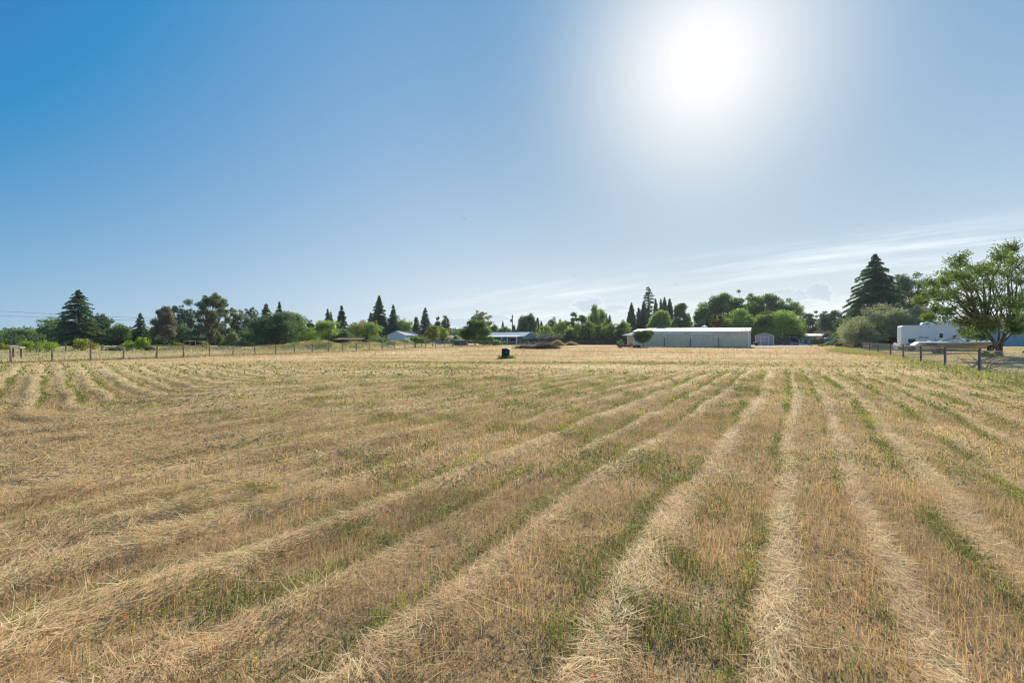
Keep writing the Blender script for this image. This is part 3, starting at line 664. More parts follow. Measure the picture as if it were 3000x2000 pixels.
for px, top, hw, lab in ((1672, 958, 20, 'low leafy tree below the open tree, beside the straw heaps'), (1706, 946, 23, 'leafy tree just left of the slim poplars'), (1736, 940, 24, 'leafy tree at the foot of the tallest poplar'), (1768, 946, 23, 'leafy tree at the foot of the shorter poplar'),
                         (1797, 944, 22, 'leafy tree below the small blue conifers'), (1826, 938, 22, 'leafy tree leaning on the first dark cypress')):
    T('broad', px, top, hw, 124, 'bright', lab, tbf=0.02, bright=(0.35, (0.07, 0.115, 0.03)))
T('cypress', 1850, 886, 16, 146, 'dark', 'leftmost tall dark cypress above the red farm implement', n=6000)
T('cypress', 1871, 898, 13, 152, 'blue', 'short dark cypress second from the left in the cypress row')
T('cypress', 1886, 881, 17, 150, 'blue', 'wide dark cypress left of the bare tall conifer', n=6000)
T('spindle', 1900, 837, 15, 146, 'dark', 'tall thin bare conifer rising above all the cypresses', n=2600, tbf=0.35)
T('cypress', 1921, 872, 13, 150, 'blue', 'dark cypress just right of the bare tall conifer')
T('cypress', 1936, 873, 11, 156, 'blue', 'narrow dark cypress in the middle of the right cypress group')
T('cypress', 1947, 870, 14, 150, 'blue', 'dark cypress second from the right of the row', n=6000)
T('cypress', 1962, 873, 15, 146, 'dark', 'rightmost dark cypress of the row', n=6000)
T('cone', 1936, 910, 28, 128, 'bright', 'bright green rounded tree in front of the cypress row', tbf=0.04, n=9000)
T('cone', 1994, 889, 28, 132, 'mid', 'upright leafy tree with a spiky top right of the cypress row', tbf=0.04, n=9000)
T('spruce', 2018, 915, 17, 150, 'grey', 'blue grey spruce half hidden right of the spiky leafy tree')
# the big grove behind the shed
GV = 'grove of tall leafy trees behind the shed'
T('broad', 2058, 900, 24, 132, 'mid', 'leftmost leafy tree of the tall grove, next to the thin pole', tbf=0.04, n=7000, group=GV)
T('broad', 2083, 884, 30, 136, 'mid', 'grove tree with a small dead tip above the palm', tbf=0.05, n=8000, group=GV)
T('broad', 2122, 860, 34, 134, 'mid', 'tall dark grove tree above the middle right of the metal shed roof', tbf=0.1, n=10000, group=GV, bright=(0.3, (0.21, 0.27, 0.09)))
T('open', 2170, 852, 36, 132, 'mid', 'tallest tree of the grove with an uneven top', tbf=0.15, n=10000, group=GV, bright=(0.3, (0.21, 0.27, 0.09)))
T('broad', 2212, 862, 33, 136, 'mid', 'grove tree directly right of the tallest one', tbf=0.1, n=9000, group=GV)
T('broad', 2253, 862, 34, 134, 'mid', 'grove tree with a pointed top above the small pink shed', tbf=0.1, n=9000, group=GV, bright=(0.3, (0.21, 0.27, 0.09)))
T('broad', 2308, 878, 38, 132, 'mid', 'rightmost tall tree of the grove', tbf=0.08, n=10000, group=GV, bright=(0.3, (0.21, 0.27, 0.09)))
T('broad', 2152, 907, 42, 118, 'bright', 'lighter low tree in front of the grove, right of the palm', tbf=0.03, n=9000)
T('broad', 2203, 924, 30, 112, 'bright', 'light green tree over the right end of the metal shed', tbf=0.03, n=7000)
T('broad', 2288, 911, 60, 108, 'bright', 'big light green spreading tree behind the small pink shed', tbf=0.0, n=16000, bright=(0.25, (0.085, 0.14, 0.035)))
T('open', 2371, 912, 27, 146, 'grey', 'airy grey green tree right of the grove, above the teal house', n=6000, tbf=0.08)
T('broad', 2432, 911, 27, 132, 'dark', 'dark round tree left of the huge layered cedar', tbf=0.06, n=8000)
T('cedar', 2564, 740, 113, 80, 'dark', 'huge layered cedar, the tallest tree in the photo', n=42000, tbf=0.05)
T('broad', 2656, 803, 46, 92, 'dark', 'dark leafy tree behind the right side of the huge cedar', n=14000, tbf=0.05)
T('dome', 2606, 893, 104, 68, 'olive', 'wide silvery olive tree in front of the huge cedar', n=34000)
T('bush', 2421, 971, 20, 118, 'brown', 'reddish flowering bush left of the blue tarp', bright=(0.4, (0.25, 0.20, 0.17)))
T('bush', 2462, 972, 14, 112, 'mid', 'green bush above the blue tarp')
T('bush', 2487, 965, 26, 98, 'bright', 'yellow green bush between the blue tarp and the olive tree')
T('bush', 2513, 995, 8, 78, 'lime', 'tiny lime green bush under the left edge of the olive tree')
T('bush', 2312, 990, 12, 120, 'yellow', 'yellow green bush left of the parked black vehicle')
T('bush', 2372, 993, 12, 118, 'mid', 'dark green bush before the teal house window')
T('bush', 2396, 988, 16, 120, 'mid', 'low hedge bush right of the teal house window')
T('sapling', 1884, 966, 24, 76, 'dark', 'dark young tree growing against the left end of the metal shed', n=5000, tbf=0.1, bright=(0.2, (0.16, 0.20, 0.04)))
T('bush', 1817, 996, 7, 80, 'bright', 'small light weed bush behind the farm implement beam')
T('bush', 2890, 1029, 14, 38.4, 'lime', 'yellow green shrub at the left foot of the leaning locust trunk', name='shrub')
T('broad', 3060, 905, 70, 47, 'lime', 'bright green branches reaching in at the right edge behind the locust', n=9000, tbf=0.3)

# fan palm with a shag of dead fronds
def palm(px, top, Y):
    X = PX(px, Y); g = gzf(X, Y); h = PZ(top, Y)-g
    t = thing('fan_palm', 'short fan palm with a brown shag behind the metal shed roof', 'tree', (X, Y, g))
    m = MB(); m.tube([(0, 0, 0), (0.05, 0, h*0.5), (0, 0, h*0.82)], [0.32, 0.26, 0.24], 8); m.build('trunk', M_BARK, t)
    p = Pile()
    for i in range(60):
        a = R.rand()*6.28; e = R.rand()*1.9-0.7; L = 1.5
        hub = np.array([math.cos(a)*math.cos(e)*0.9, math.sin(a)*math.cos(e)*0.9, h*0.84+math.sin(e)*0.8])
        dirs = np.array([[math.cos(a+s)*math.cos(e), math.sin(a+s)*math.cos(e), math.sin(e)-0.25] for s in np.linspace(-0.7, 0.7, 9)])
        p.add(*leaf_quads(hub+dirs*0.5, np.full(9, 1.1), np.full(9, 0.13), vary(np.array([0.07, 0.11, 0.035]), 9, 0.3), dirs, 0.1))
    p.build('frond', M_LEAF, t)
    n = 900; a = R.rand(n)*6.28; z = h*(0.45+0.42*R.rand(n)); rr = 0.45+0.55*(z/h-0.4)*2*R.rand(n)
    s = Pile(); s.add(*leaf_quads(np.stack([np.cos(a)*rr, np.sin(a)*rr, z], 1), np.full(n, 0.8), np.full(n, 0.14), vary(np.array([0.27, 0.17, 0.09]), n, 0.3), np.stack([np.cos(a)*0.3, np.sin(a)*0.3, -np.ones(n)], 1)))
    s.build('dead_fronds', M_BLADE, t)
palm(2102, 926, 104)

# the locust tree at the right: three leaning stems, long limbs to separate sprays of leaves
def locust():
    Y0 = 38.7; X0 = PX(2925, Y0); g = gzf(X0, Y0)
    t = thing('locust_tree', 'large feathery locust tree with leaning split trunk by the boat', 'tree', (X0, Y0, g-0.05))
    mb = MB(); S = Y0/FPX
    def loc(px, py, dyy): Yq = Y0+dyy; return np.array([PX(px, Yq)-X0, dyy, PZ(py, Yq)-g+0.05])
    root = np.array([0.0, 0, 0])
    mb.tube([(-0.1, 0, -0.1), (-0.03, 0, 0.25), (0.02, 0, 0.8)], [0.42, 0.29, 0.24], 10)
    stems = []
    for (px, py, dy, r) in ((2886, 968, -0.3, 0.12), (2925, 955, 0.5, 0.08), (2950, 962, -0.4, 0.13), (2964, 975, 0.6, 0.09)):
        e = loc(px, py, dy); p = [np.array([0.0, 0, 0.55]), e*np.array([0.35, 0.35, 0])+np.array([0, 0, 1.25]), e]
        mb.tube(p, [0.19, r*1.15, r], 8); stems.append(e)
    lobes = []
    spec = [(2953, 722, 22), (2935, 745, 26), (2975, 768, 30), (2905, 790, 34), (2945, 800, 40), (2990, 820, 40), (3030, 790, 40), (3060, 850, 45), (2870, 778, 26), (2840, 800, 30), (2805, 770, 22), (2790, 800, 26), (2820, 835, 34),
            (2860, 840, 36), (2760, 825, 26), (2730, 830, 22), (2712, 858, 22), (2745, 868, 28), (2785, 870, 30), (2705, 885, 16), (2740, 905, 20), (2780, 912, 26), (2830, 890, 34), (2875, 890, 36), (2925, 870, 40), (2975, 890, 40), (3020, 890, 36),
            (2722, 928, 14), (2810, 940, 24), (2845, 955, 26), (2870, 935, 26), (2905, 930, 30), (2950, 940, 30), (2995, 940, 26), (3040, 930, 26), (2835, 975, 16), (2862, 980, 14), (2920, 960, 22), (2980, 962, 18), (3010, 870, 30), (3090, 900, 40), (2900, 835, 36)]
    for k, (px, py, rr) in enumerate(spec):
        span = math.sqrt(max(0.05, 1-((px-2900)/235)**2))*5.0
        for q in range(2):
            lobes.append((loc(px+R.randn()*7, py+R.randn()*5, (R.rand()*2-1)*span), rr*S*1.12))
    P = []; D = []; B = []
    for c, rr in lobes:
        s = min(stems, key=lambda e: np.linalg.norm((c-e)[:2])+0.2*abs(c[2]-e[2]))
        mid = s+(c-s)*0.5+np.array([0, 0, 0.10*np.linalg.norm(c-s)])+R.randn(3)*0.25
        d = np.linalg.norm(c-s); r0 = 0.016+0.006*d
        q1 = s+(mid-s)*0.5+R.randn(3)*0.12
        mb.tube([s, q1, mid, mid+(c-mid)*0.5+R.randn(3)*0.1, c], [r0*1.35, r0, r0*0.7, r0*0.45, 0.018], 5)
        nb = 9; b0 = 0.8+0.4*R.rand()
        for i in range(nb):
            v = sph(1)[0]; v[2] = v[2]*0.7+0.12; st = c+(mid-c)*0.25*R.rand(); e = c+v*rr*(0.6+0.7*R.rand())
            mb.tube([st, st+(e-st)*0.5+R.randn(3)*0.05, e], [0.022, 0.014, 0.006], 3, cap=False)
            m_ = 35; u = R.rand(m_, 1)**0.7; a = e-st; pts = st+a*u+R.randn(m_, 3)*np.array([0.17, 0.17, 0.11])
            dd = a/np.linalg.norm(a)+R.randn(m_, 3)*0.6+np.array([0, 0, -0.35]); P.append(pts); D.append(dd); B.append(np.full(m_, b0*(0.85+0.3*R.rand())))
    P = np.concatenate(P); D = np.concatenate(D); B = np.concatenate(B); n = len(P)
    D /= np.linalg.norm(D, axis=1, keepdims=True)
    base = np.array([0.115, 0.185, 0.05])*B[:, None]; y_ = R.rand(n, 1) < 0.15; base = np.where(y_, np.array([0.24, 0.31, 0.06]), base)
    v, f, c = leaf_quads(P, 0.20*(0.6+0.8*R.rand(n)), 0.08*(0.7+0.6*R.rand(n)), vary(base, n, 0.3, 0.07), D, 0.6)
    npmesh('crown', v, f, M_LEAF, t, col=c); mb.build('trunk', mat('locust_bark', (0.13, 0.10, 0.08), 0.9, 0.35, 3.0, bump=0.8), t, smooth=True)
locust()

# the wooded skyline beyond everything, too far to tell trees apart
def far_woods():
    P = []; B = []
    for i in range(520):
        th = -1.05+2.1*i/420+R.randn()*0.004; Yd = 195+R.rand()*45; X = math.tan(th)*Yd if abs(th) < 1.0 else math.copysign(1.56, th)*Yd
        g = gzf(X, Yd); h = 3.6+3.6*float(vnoise(i/9.0, 0, 5))+1.5*R.rand(); rr = 4+3*R.rand(); m_ = 260
        q = sph(m_)*(R.rand(m_, 1)**0.4)*np.array([rr, rr*0.7, h*0.5])+np.array([X, Yd, g+h*0.5]); q[:, 2] = np.maximum(q[:, 2], g); P.append(q)
        B.append(np.repeat((np.array([[0.10, 0.155, 0.07]])*(0.75+0.5*R.rand())), m_, 0))
    P = np.concatenate(P); n = len(P); v, f, c = leaf_quads(P, 0.75+0.5*R.rand(n), 0.6+0.3*R.rand(n), vary(np.concatenate(B), n, 0.3, 0.06))
    tag(npmesh('distant_woods', v, f, M_LEAF, None, col=c), 'hazy low belt of distant woods on the horizon', 'woods', kind='stuff')
far_woods()

# dark undergrowth that fills the foot of the tree lines
def undergrowth():
    P = []; B = []
    for (p0, p1, Ya, Yb, hh, cnt) in ((-150, 700, 98, 112, 1.9, 150), (700, 1130, 100, 125, 1.7, 80), (1130, 1440, 140, 150, 2.2, 50), (1560, 2060, 120, 132, 2.6, 80), (2040, 2310, 124, 134, 2.6, 40), (2470, 2600, 104, 112, 1.8, 18), (2900, 3200, 110, 120, 3.0, 30)):
        for i in range(cnt):
            px = p0+(p1-p0)*(i+R.rand())/cnt; Yd = Ya+(Yb-Ya)*R.rand(); X = PX(px, Yd); g = gzf(X, Yd); h = hh*(0.45+0.9*R.rand()); rr = 1.5+1.3*R.rand(); m_ = 230
            q = sph(m_)*(R.rand(m_, 1)**0.45)*(1+0.2*np.abs(R.randn(m_, 1)))*np.array([rr, rr*0.7, h*0.55])+np.array([X, Yd, g+h*0.45]); q[:, 2] = np.maximum(q[:, 2], g+0.02); P.append(q)
            B.append(np.repeat(np.array([[0.10, 0.155, 0.075]])*(0.7+0.6*R.rand()), m_, 0))
    P = np.concatenate(P); n = len(P); v, f, c = leaf_quads(P, 0.30+0.2*R.rand(n), 0.24+0.12*R.rand(n), vary(np.concatenate(B), n, 0.3, 0.07))
    tag(npmesh('undergrowth', v, f, M_LEAF, None, col=c), 'dark scrubby undergrowth along the foot of the tree lines', 'undergrowth', kind='stuff')
undergrowth()

# ------------------------------------------------------------------ buildings
TH = math.radians(30.0)                              # the parcels lie at this angle to the view
def bthing(name, label, cat, X, Y, rz=-TH, z=None): return thing(name, label, cat, (X, Y, gzf(X, Y) if z is None else z), rz)
def ribbed(L, H, d, pitch, rib=0.03, z0=0.0, y=0.0, x0=0.0):
    """a ribbed metal sheet standing in the local xz plane, facing -y; ribs are real"""
    mb = MB(); n = max(1, int(round(L/pitch))); p = L/n
    prof = []
    for i in range(n):
        a = x0+i*p; prof += [(a, y), (a+p*0.70, y), (a+p*0.76, y-rib), (a+p*0.94, y-rib)]
    prof.append((x0+L, y))
    return mb.prism([*prof, (x0+L, y+d), (x0, y+d)], z0, H, axis='z')
M_TAN = mat('tan_metal', (0.66, 0.55, 0.39), 0.55, 0.06, 1.5, spec=0.4, dirt=((0.50, 0.45, 0.36), 0.3)); M_TAN2 = mat('tan_metal_side', (0.66, 0.55, 0.39), 0.55, 0.05)
M_TRIM = mat('pale_trim', (0.72, 0.74, 0.76), 0.5, 0.05); M_ROOFW = mat('white_metal_roof', (0.40, 0.38, 0.365), 0.42, 0.05, 1.2, metal=0.0, spec=0.5, dirt=((0.5, 0.47, 0.43), 0.3))
M_DARK = mat('dark_post', (0.10, 0.105, 0.11), 0.7); M_WHITE = mat('white_paint', (0.78, 0.79, 0.80), 0.45, 0.04)

def gable_roof(t, L, W, eave, ridge, over, m, name='roof', thick=0.08, rib=0.0, pitch=0.6):
    """two slopes, ridge along local x, as one shell with a small thickness; optional raised ribs running down the slope"""
    mb = MB(); hw = W/2
    for s in (-1, 1):
        y_e = hw+s*(hw+over); sl = (ridge-eave)/hw; z_e = eave-sl*over
        a = [(-over, y_e, z_e), (L+over, y_e, z_e), (L+over, hw, ridge), (-over, hw, ridge)]
        b = [(x, y, z+thick) for x, y, z in a]
        mb.add(a+b, [(0, 1, 2, 3), (7, 6, 5, 4), (0, 4, 5, 1), (1, 5, 6, 2), (3, 7, 4, 0)])
        if rib:
            n = int((L+2*over)/pitch)
            for i in range(n+1):
                x = -over+i*(L+2*over-0.06)/n; q = [(x, y_e, z_e+thick), (x+0.06, y_e, z_e+thick), (x+0.06, hw, ridge+thick), (x, hw, ridge+thick)]
                mb.add(q+[(u, v, w_+rib) for u, v, w_ in q], [(4, 5, 6, 7), (0, 1, 5, 4), (1, 2, 6, 5), (0, 4, 7, 3)])
    return mb.build(name, m, t)
def gable_wall(t, L, W, eave, ridge, m, name='wall', d=0.1):
    """four walls with two gable ends, one mesh"""
    mb = MB(); mb.box(0, L, 0, d, 0, eave); mb.box(0, L, W-d, W, 0, eave)
    pent = [(d+0.002, 0), (W-d-0.002, 0), (W-d-0.002, eave), (W/2, ridge-0.01), (d+0.002, eave)]
    mb.prism(pent, 0, d, axis='x'); mb.prism(pent, L-d, L, axis='x')
    return mb.build(name, m, t)

# long tan metal shed with two pairs of sliding doors
Lx, Ly = PX(1857, 83.3), 83.3; L, W, EV, RG = 18.7, 7.0, 2.72, 3.20
t = thing('metal_shed', 'long low tan ribbed metal shed with pale sliding door tracks', 'shed', (Lx, Ly, gzf(Lx, Ly)-0.04), -TH)
bw = MB(); bw.v, bw.f = ribbed(L, EV, 0.10, 0.30, 0.028).v, ribbed(L, EV, 0.10, 0.30, 0.028).f; bw.build('front_wall', M_TAN, t)
gw = MB(); pent = [(0.103, 0), (W, 0), (W, EV), (W/2, RG-0.02), (0.103, EV)]; gw.prism(pent, 0.0, 0.09, axis='x'); gw.prism(pent, L-0.09, L, axis='x'); gw.box(0.09, L-0.09, W-0.1, W, 0, EV)
for i in range(22):
    y = 0.3+i*0.3; zt = EV+(RG-EV)*(1-abs(y-W/2)/(W/2))-0.06; gw.box(L, L+0.025, y, y+0.08, 0.02, zt)
gw.build('end_wall', M_TAN2, t)
gable_roof(t, L, W, EV, RG, 0.18, M_ROOFW, rib=0.045, pitch=0.62)
tr = MB(); tr.box(-0.06, 0.10, -0.10, 0.02, 0, EV-0.02); tr.box(L-0.12, L+0.05, -0.10, 0.02, 0, EV-0.02); tr.box(-0.05, L+0.05, -0.12, -0.04, EV-0.20, EV-0.08); tr.build('corner_trim', M_TRIM, t)
def at_x(px):  # local x on the front wall seen at this column of the photo
    k = (px-1500)/FPX; return (k*Ly-Lx)/(math.cos(TH)+k*math.sin(TH))
for a, b, doors in ((at_x(1898), at_x(2004), ((at_x(1902), at_x(1951)), (at_x(1975), at_x(2004)))), (at_x(2022), at_x(2088), ((at_x(2024), at_x(2050)), (at_x(2052), at_x(2086))))):
    m = MB(); m.box(a, b, -0.22, -0.125, EV-0.42, EV-0.20); m.build('door_track', M_TRIM, t)
    for x0, x1 in doors:
        dm = ribbed(x1-x0-0.02, EV-0.45, 0.03, 0.30, 0.02, z0=0.10, y=-0.08, x0=x0+0.01); d_ = dm.build('sliding_door', M_TAN, t)
        f_ = MB(); f_.box(x0-0.03, x0+0.03, -0.115, -0.085, 0.10, EV-0.46); f_.box(x1-0.05, x1+0.01, -0.115, -0.085, 0.10, EV-0.46); f_.box(x0+0.03, x1-0.05, -0.112, -0.086, EV-0.52, EV-0.47); f_.box(x0+0.03, x1-0.05, -0.112, -0.086, 0.10, 0.15); f_.build('door_frame', M_TRIM, d_)
for px, h in ((1948, 1.55), (2106, 1.65), (2024, 1.5)):
    m = MB(); x = at_x(px); m.box(x-0.05, x+0.05, -0.42, -0.32, 0, h); m.build('guide_post', M_DARK, t)
sk = MB(); sk.box(0, L, -0.05, -0.031, 0, 0.10); sk.build('base_strip', mat('dark_base', (0.16, 0.15, 0.13), 0.9), t)

# beige house behind the shed
def hip_house(name, label, X, Y, L, W, eave, ridge, mw, mr, over=0.5, hip=3.0):
    t = thing(name, label, 'house', (X, Y, gzf(X, Y)), -TH); m = MB(); m.box(0, L, 0, 0.15, 0, eave); m.box(0, L, W-0.15, W, 0, eave); m.box(0, 0.15, 0.152, W-0.152, 0, eave); m.box(L-0.15, L, 0.152, W-0.152, 0, eave); m.build('wall', mw, t)
    o = over; r = MB(); b = [(-o, -o, eave), (L+o, -o, eave), (L+o, W+o, eave), (-o, W+o, eave)]; rr = [(hip, W/2, ridge), (L-hip, W/2, ridge)]
    b2 = [(x, y, z-0.14) for x, y, z in b]
    r.add(b+rr+b2, [(0, 1, 5, 4), (1, 2, 5), (2, 3, 4, 5), (3, 0, 4), (6, 7, 1, 0), (7, 8, 2, 1), (8, 9, 3, 2), (9, 6, 0, 3), (9, 8, 7, 6)]); r.build('roof', mr, t); return t
M_BEIGE = mat('beige_siding', (0.55, 0.47, 0.38), 0.8, 0.06); M_SHING = mat('pale_shingles', (0.46, 0.42, 0.37), 0.9, 0.12, 6.0, bump=0.5)
X, Y = PX(1838, 96), 96
t = hip_house('beige_house', 'beige house with pale hipped roof behind the long metal shed', X, Y, 17.5, 11.0, 2.15, 3.75, M_BEIGE, M_SHING, over=0.9, hip=3.0)
m = MB(); m.box(-0.03, 0.13, -0.03, 0.13, 0, 2.0); m.build('corner_board', M_TRIM, t)
m = MB(); m.box(5.6, 7.0, 2.4, 3.8, 2.85, 3.86)
for i in range(7): m.box(5.57, 7.03, 2.372, 2.398, 2.95+i*0.13, 3.0+i*0.13)
m.build('rooftop_cooler', mat('cooler_grey', (0.22, 0.25, 0.26), 0.6), t)
m = MB(); m.lathe([(0.5, 3.2), (0.5, 3.62), (0.62, 3.66), (0.55, 3.88), (0.3, 4.02), (0.02, 4.06)], 16, M=Matrix.Translation((14.6, 3.9, 0))); m.build('roof_vent', M_TRIM, t, smooth=True)

# grey blue gabled metal barn on the left
X, Y = PX(1136, 138), 138
t = thing('metal_barn', 'small grey blue metal barn with light ridged roof', 'barn', (X, Y, gzf(X, Y)), math.radians(-14))
M_BARN = mat('blue_grey_metal', (0.47, 0.53, 0.58), 0.5, 0.05, 1.0); Wd, Ln, E, Rg = 5.7, 10.5, 2.55, 3.72
bm_ = MB(); pent = [(0, 0), (Wd, 0), (Wd, E), (Wd/2, Rg-0.02), (0, E)]; bm_.prism(pent, 0, 0.1, axis='y'); bm_.prism(pent, Ln-0.1, Ln, axis='y'); bm_.box(0, 0.1, 0.102, Ln-0.102, 0, E); bm_.box(Wd-0.1, Wd, 0.102, Ln-0.102, 0, E); bm_.build('wall', M_BARN, t)
r = MB()
for s in (-1, 1):
    xe = Wd/2+s*(Wd/2+0.2); ze = E-0.08; a = [(xe, -0.2, ze), (xe, Ln+0.2, ze), (Wd/2, Ln+0.2, Rg), (Wd/2, -0.2, Rg)]; r.add(a+[(x, y, z+0.07) for x, y, z in a], [(0, 1, 2, 3), (7, 6, 5, 4), (0, 4, 5, 1), (1, 5, 6, 2), (3, 7, 4, 0)])
r.build('roof', M_ROOFW, t)
d = MB(); d.box(1.75, 3.95, -0.06, -0.005, 0, 2.5); d.build('sliding_door', mat('barn_door', (0.53, 0.58, 0.62), 0.5), t)
for x_ in (-0.03, Wd-0.06): d = MB(); d.box(x_, x_+0.09, -0.05, -0.003, 0, E-0.1); d.build('corner_trim', M_TRIM, t)
# blue house with a long porch
X, Y = PX(1533, 112), 112; LB, WB = 11.8, 7.0; ca, sa = math.cos(math.radians(28)), math.sin(math.radians(28))
ox, oy = X-LB*ca, Y+LB*sa; zb = gzf(X, Y)-0.1
t = thing('blue_house', 'low blue house with pale metal roof and long white posted porch', 'house', (ox, oy, zb), math.radians(-28))
M_BLUE = mat('blue_siding', (0.13, 0.26, 0.33), 0.7, 0.06); M_ROOFB = mat('pale_blue_roof', (0.56, 0.60, 0.64), 0.45, 0.08, 0.6, spec=0.5)
gable_wall(t, LB, WB, 2.10, 3.10, M_BLUE); gable_roof(t, LB, WB, 2.12, 3.12, 0.35, M_ROOFB, rib=0.03, pitch=0.5)
pr = MB(); pr.add([(1.6, -3.1, 1.95), (LB-0.1, -3.1, 1.95), (LB-0.1, 0.0, 2.25), (1.6, 0.0, 2.25), (1.6, -3.1, 2.05), (LB-0.1, -3.1, 2.05), (LB-0.1, 0.0, 2.35), (1.6, 0.0, 2.35)], [(3, 2, 1, 0), (4, 5, 6, 7), (0, 1, 5, 4), (1, 2, 6, 5), (3, 0, 4, 7)]); pr.build('porch_roof', M_WHITE, t)
for x in (1.8, 4.6, 7.4, 8.9, LB-0.35):
    m = MB(); m.box(x-0.07, x+0.07, -3.0, -2.86, 0, 1.97); m.build('porch_post', M_WHITE, t)
m = MB(); m.box(4.0, LB-0.2, -3.02, -2.98, 0.78, 0.84); m.build('porch_rail', M_WHITE, t)
for x0, x1 in ((3.0, 4.3), (5.6, 6.4), (8.2, 10.2)):
    m = MB(); m.box(x0, x1, -0.05, -0.004, 0.75, 1.75); f_ = m.build('window', M_TRIM, t); m = MB(); m.box(x0+0.08, x1-0.08, -0.07, -0.052, 0.83, 1.67); m.build('pane', glass(), f_)
# white carport beyond the dark fence
X, Y = PX(1574, 116), 116
t = thing('carport', 'white roofed carport with tan gable above the dark fence', 'carport', (X, Y, gzf(X, Y)), math.radians(-4))
arc = [(0, 1.75), (0.9, 2.15), (2.1, 2.52), (3.3, 2.15), (4.2, 1.75), (4.2, 1.66), (3.3, 2.05), (2.1, 2.42), (0.9, 2.05), (0, 1.66)]
m = MB(); m.prism([(0.1, 0), (4.1, 0), (4.1, 1.7), (2.1, 2.38), (0.1, 1.7)], 0.4, 0.5, axis='y'); m.build('gable_wall', mat('brown_board', (0.30, 0.25, 0.18), 0.85), t)
m = MB(); m.prism(arc, 0, 7.0, axis='y'); m.build('roof', M_ROOFW, t)
for i, x in enumerate((0.2, 4.0)): m = MB(); m.box(x-0.06, x+0.06, 0.1, 0.22, 0, 1.72); m.build('post', M_TRIM, t)
X, Y = PX(1610, 112), 112
t = thing('carport', 'lower white metal carport with rounded edge in front of the tan gable', 'carport', (X, Y, gzf(X, Y)), math.radians(-2))
m = MB(); m.prism([(-0.95, 1.62), (0.0, 1.98), (3.0, 1.98), (3.25, 1.9), (3.35, 1.5), (3.28, 1.5), (3.2, 1.84), (3.0, 1.91), (0.0, 1.91), (-0.9, 1.55)], 0, 3.8, axis='y'); m.build('roof', M_ROOFW, t)
m = MB(); m.add([(0, 0, 2.0), (3.0, 0, 2.0), (1.6, 3.4, 2.5), (-1.2, 3.4, 2.5)], [(0, 1, 2, 3)]); 
for x in (-0.85, 3.25): p_ = MB(); p_.box(x-0.05, x+0.05, 0.1, 0.2, 0, 1.6); p_.build('post', M_TRIM, t)
# dark board fence
t = thing('board_fence', 'long dark brown board fence below the leafy trees in the centre', 'fence', (0, 0, 0)); A = np.array([PX(1528, 108), 108.0]); B = np.array([PX(1842, 100), 100.0])
M_DKW = mat('dark_boards', (0.060, 0.045, 0.038), 0.85, 0.3, 2.0); bd = MB(); nlen = np.linalg.norm(B-A); nb = int(nlen/0.20)
for i in range(nb):
    p = A+(B-A)*i/nb; q = A+(B-A)*(i+0.88)/nb; g = gzf(*p); hh = 1.42+0.04*R.randn(); bd.add([(p[0], p[1], g-0.05), (q[0], q[1], g-0.05), (q[0], q[1], g+hh), (p[0], p[1], g+hh), (p[0], p[1]+0.03, g-0.05), (q[0], q[1]+0.03, g-0.05), (q[0], q[1]+0.03, g+hh), (p[0], p[1]+0.03, g+hh)], [(0, 1, 2, 3), (7, 6, 5, 4), (3, 2, 6, 7), (0, 3, 7, 4), (1, 5, 6, 2)])
bd.build('board_panel', M_DKW, t)
for i in range(11): p = A+(B-A)*i/10; g = gzf(*p); m = MB(); m.box(p[0]-0.06, p[0]+0.06, p[1]-0.13, p[1]-0.005, g-0.05, g+1.5); m.build('fence_post', M_DKW, t)
# teal house
X, Y = PX(2334, 128), 128
t = thing('teal_house', 'low teal house with flat white roof behind the black vehicle', 'house', (X, Y, gzf(X, Y)), -TH)
M_TEAL = mat('teal_siding', (0.24, 0.38, 0.34), 0.7, 0.06); m = MB(); Lq = 8.4; m.v, m.f = ribbed(Lq, 2.0, 0.1, 0.35, 0.02).v, ribbed(Lq, 2.0, 0.1, 0.35, 0.02).f; m.box(0, Lq, 5.0, 5.1, 0, 2.0); m.box(0, 0.1, 0.103, 4.99, 0, 2.0); m.box(Lq-0.1, Lq, 0.103, 4.99, 0, 2.0); m.build('wall', M_TEAL, t)
m = MB(); m.prism([(-0.4, 2.02), (5.5, 2.5), (5.5, 2.85), (2.5, 2.85), (-0.4, 2.25)], -0.3, Lq+0.3, axis='x'); m.build('roof', M_ROOFW, t)
for x0, x1 in ((3.6, 5.6), (0.6, 1.6)):
    m = MB(); m.box(x0, x1, -0.07, -0.03, 0.45, 1.7); f_ = m.build('window', M_WHITE, t); m = MB(); m.box(x0+0.3, x1-0.3, -0.095, -0.072, 0.55, 1.6); m.build('pane', mat('curtain_glass', (0.35, 0.50, 0.55), 0.2, spec=0.7), f_)
m = MB(); m.box(Lq-0.08, Lq+0.03, -0.05, 0.06, 0, 2.0); m.build('corner_trim', M_TRIM, t)
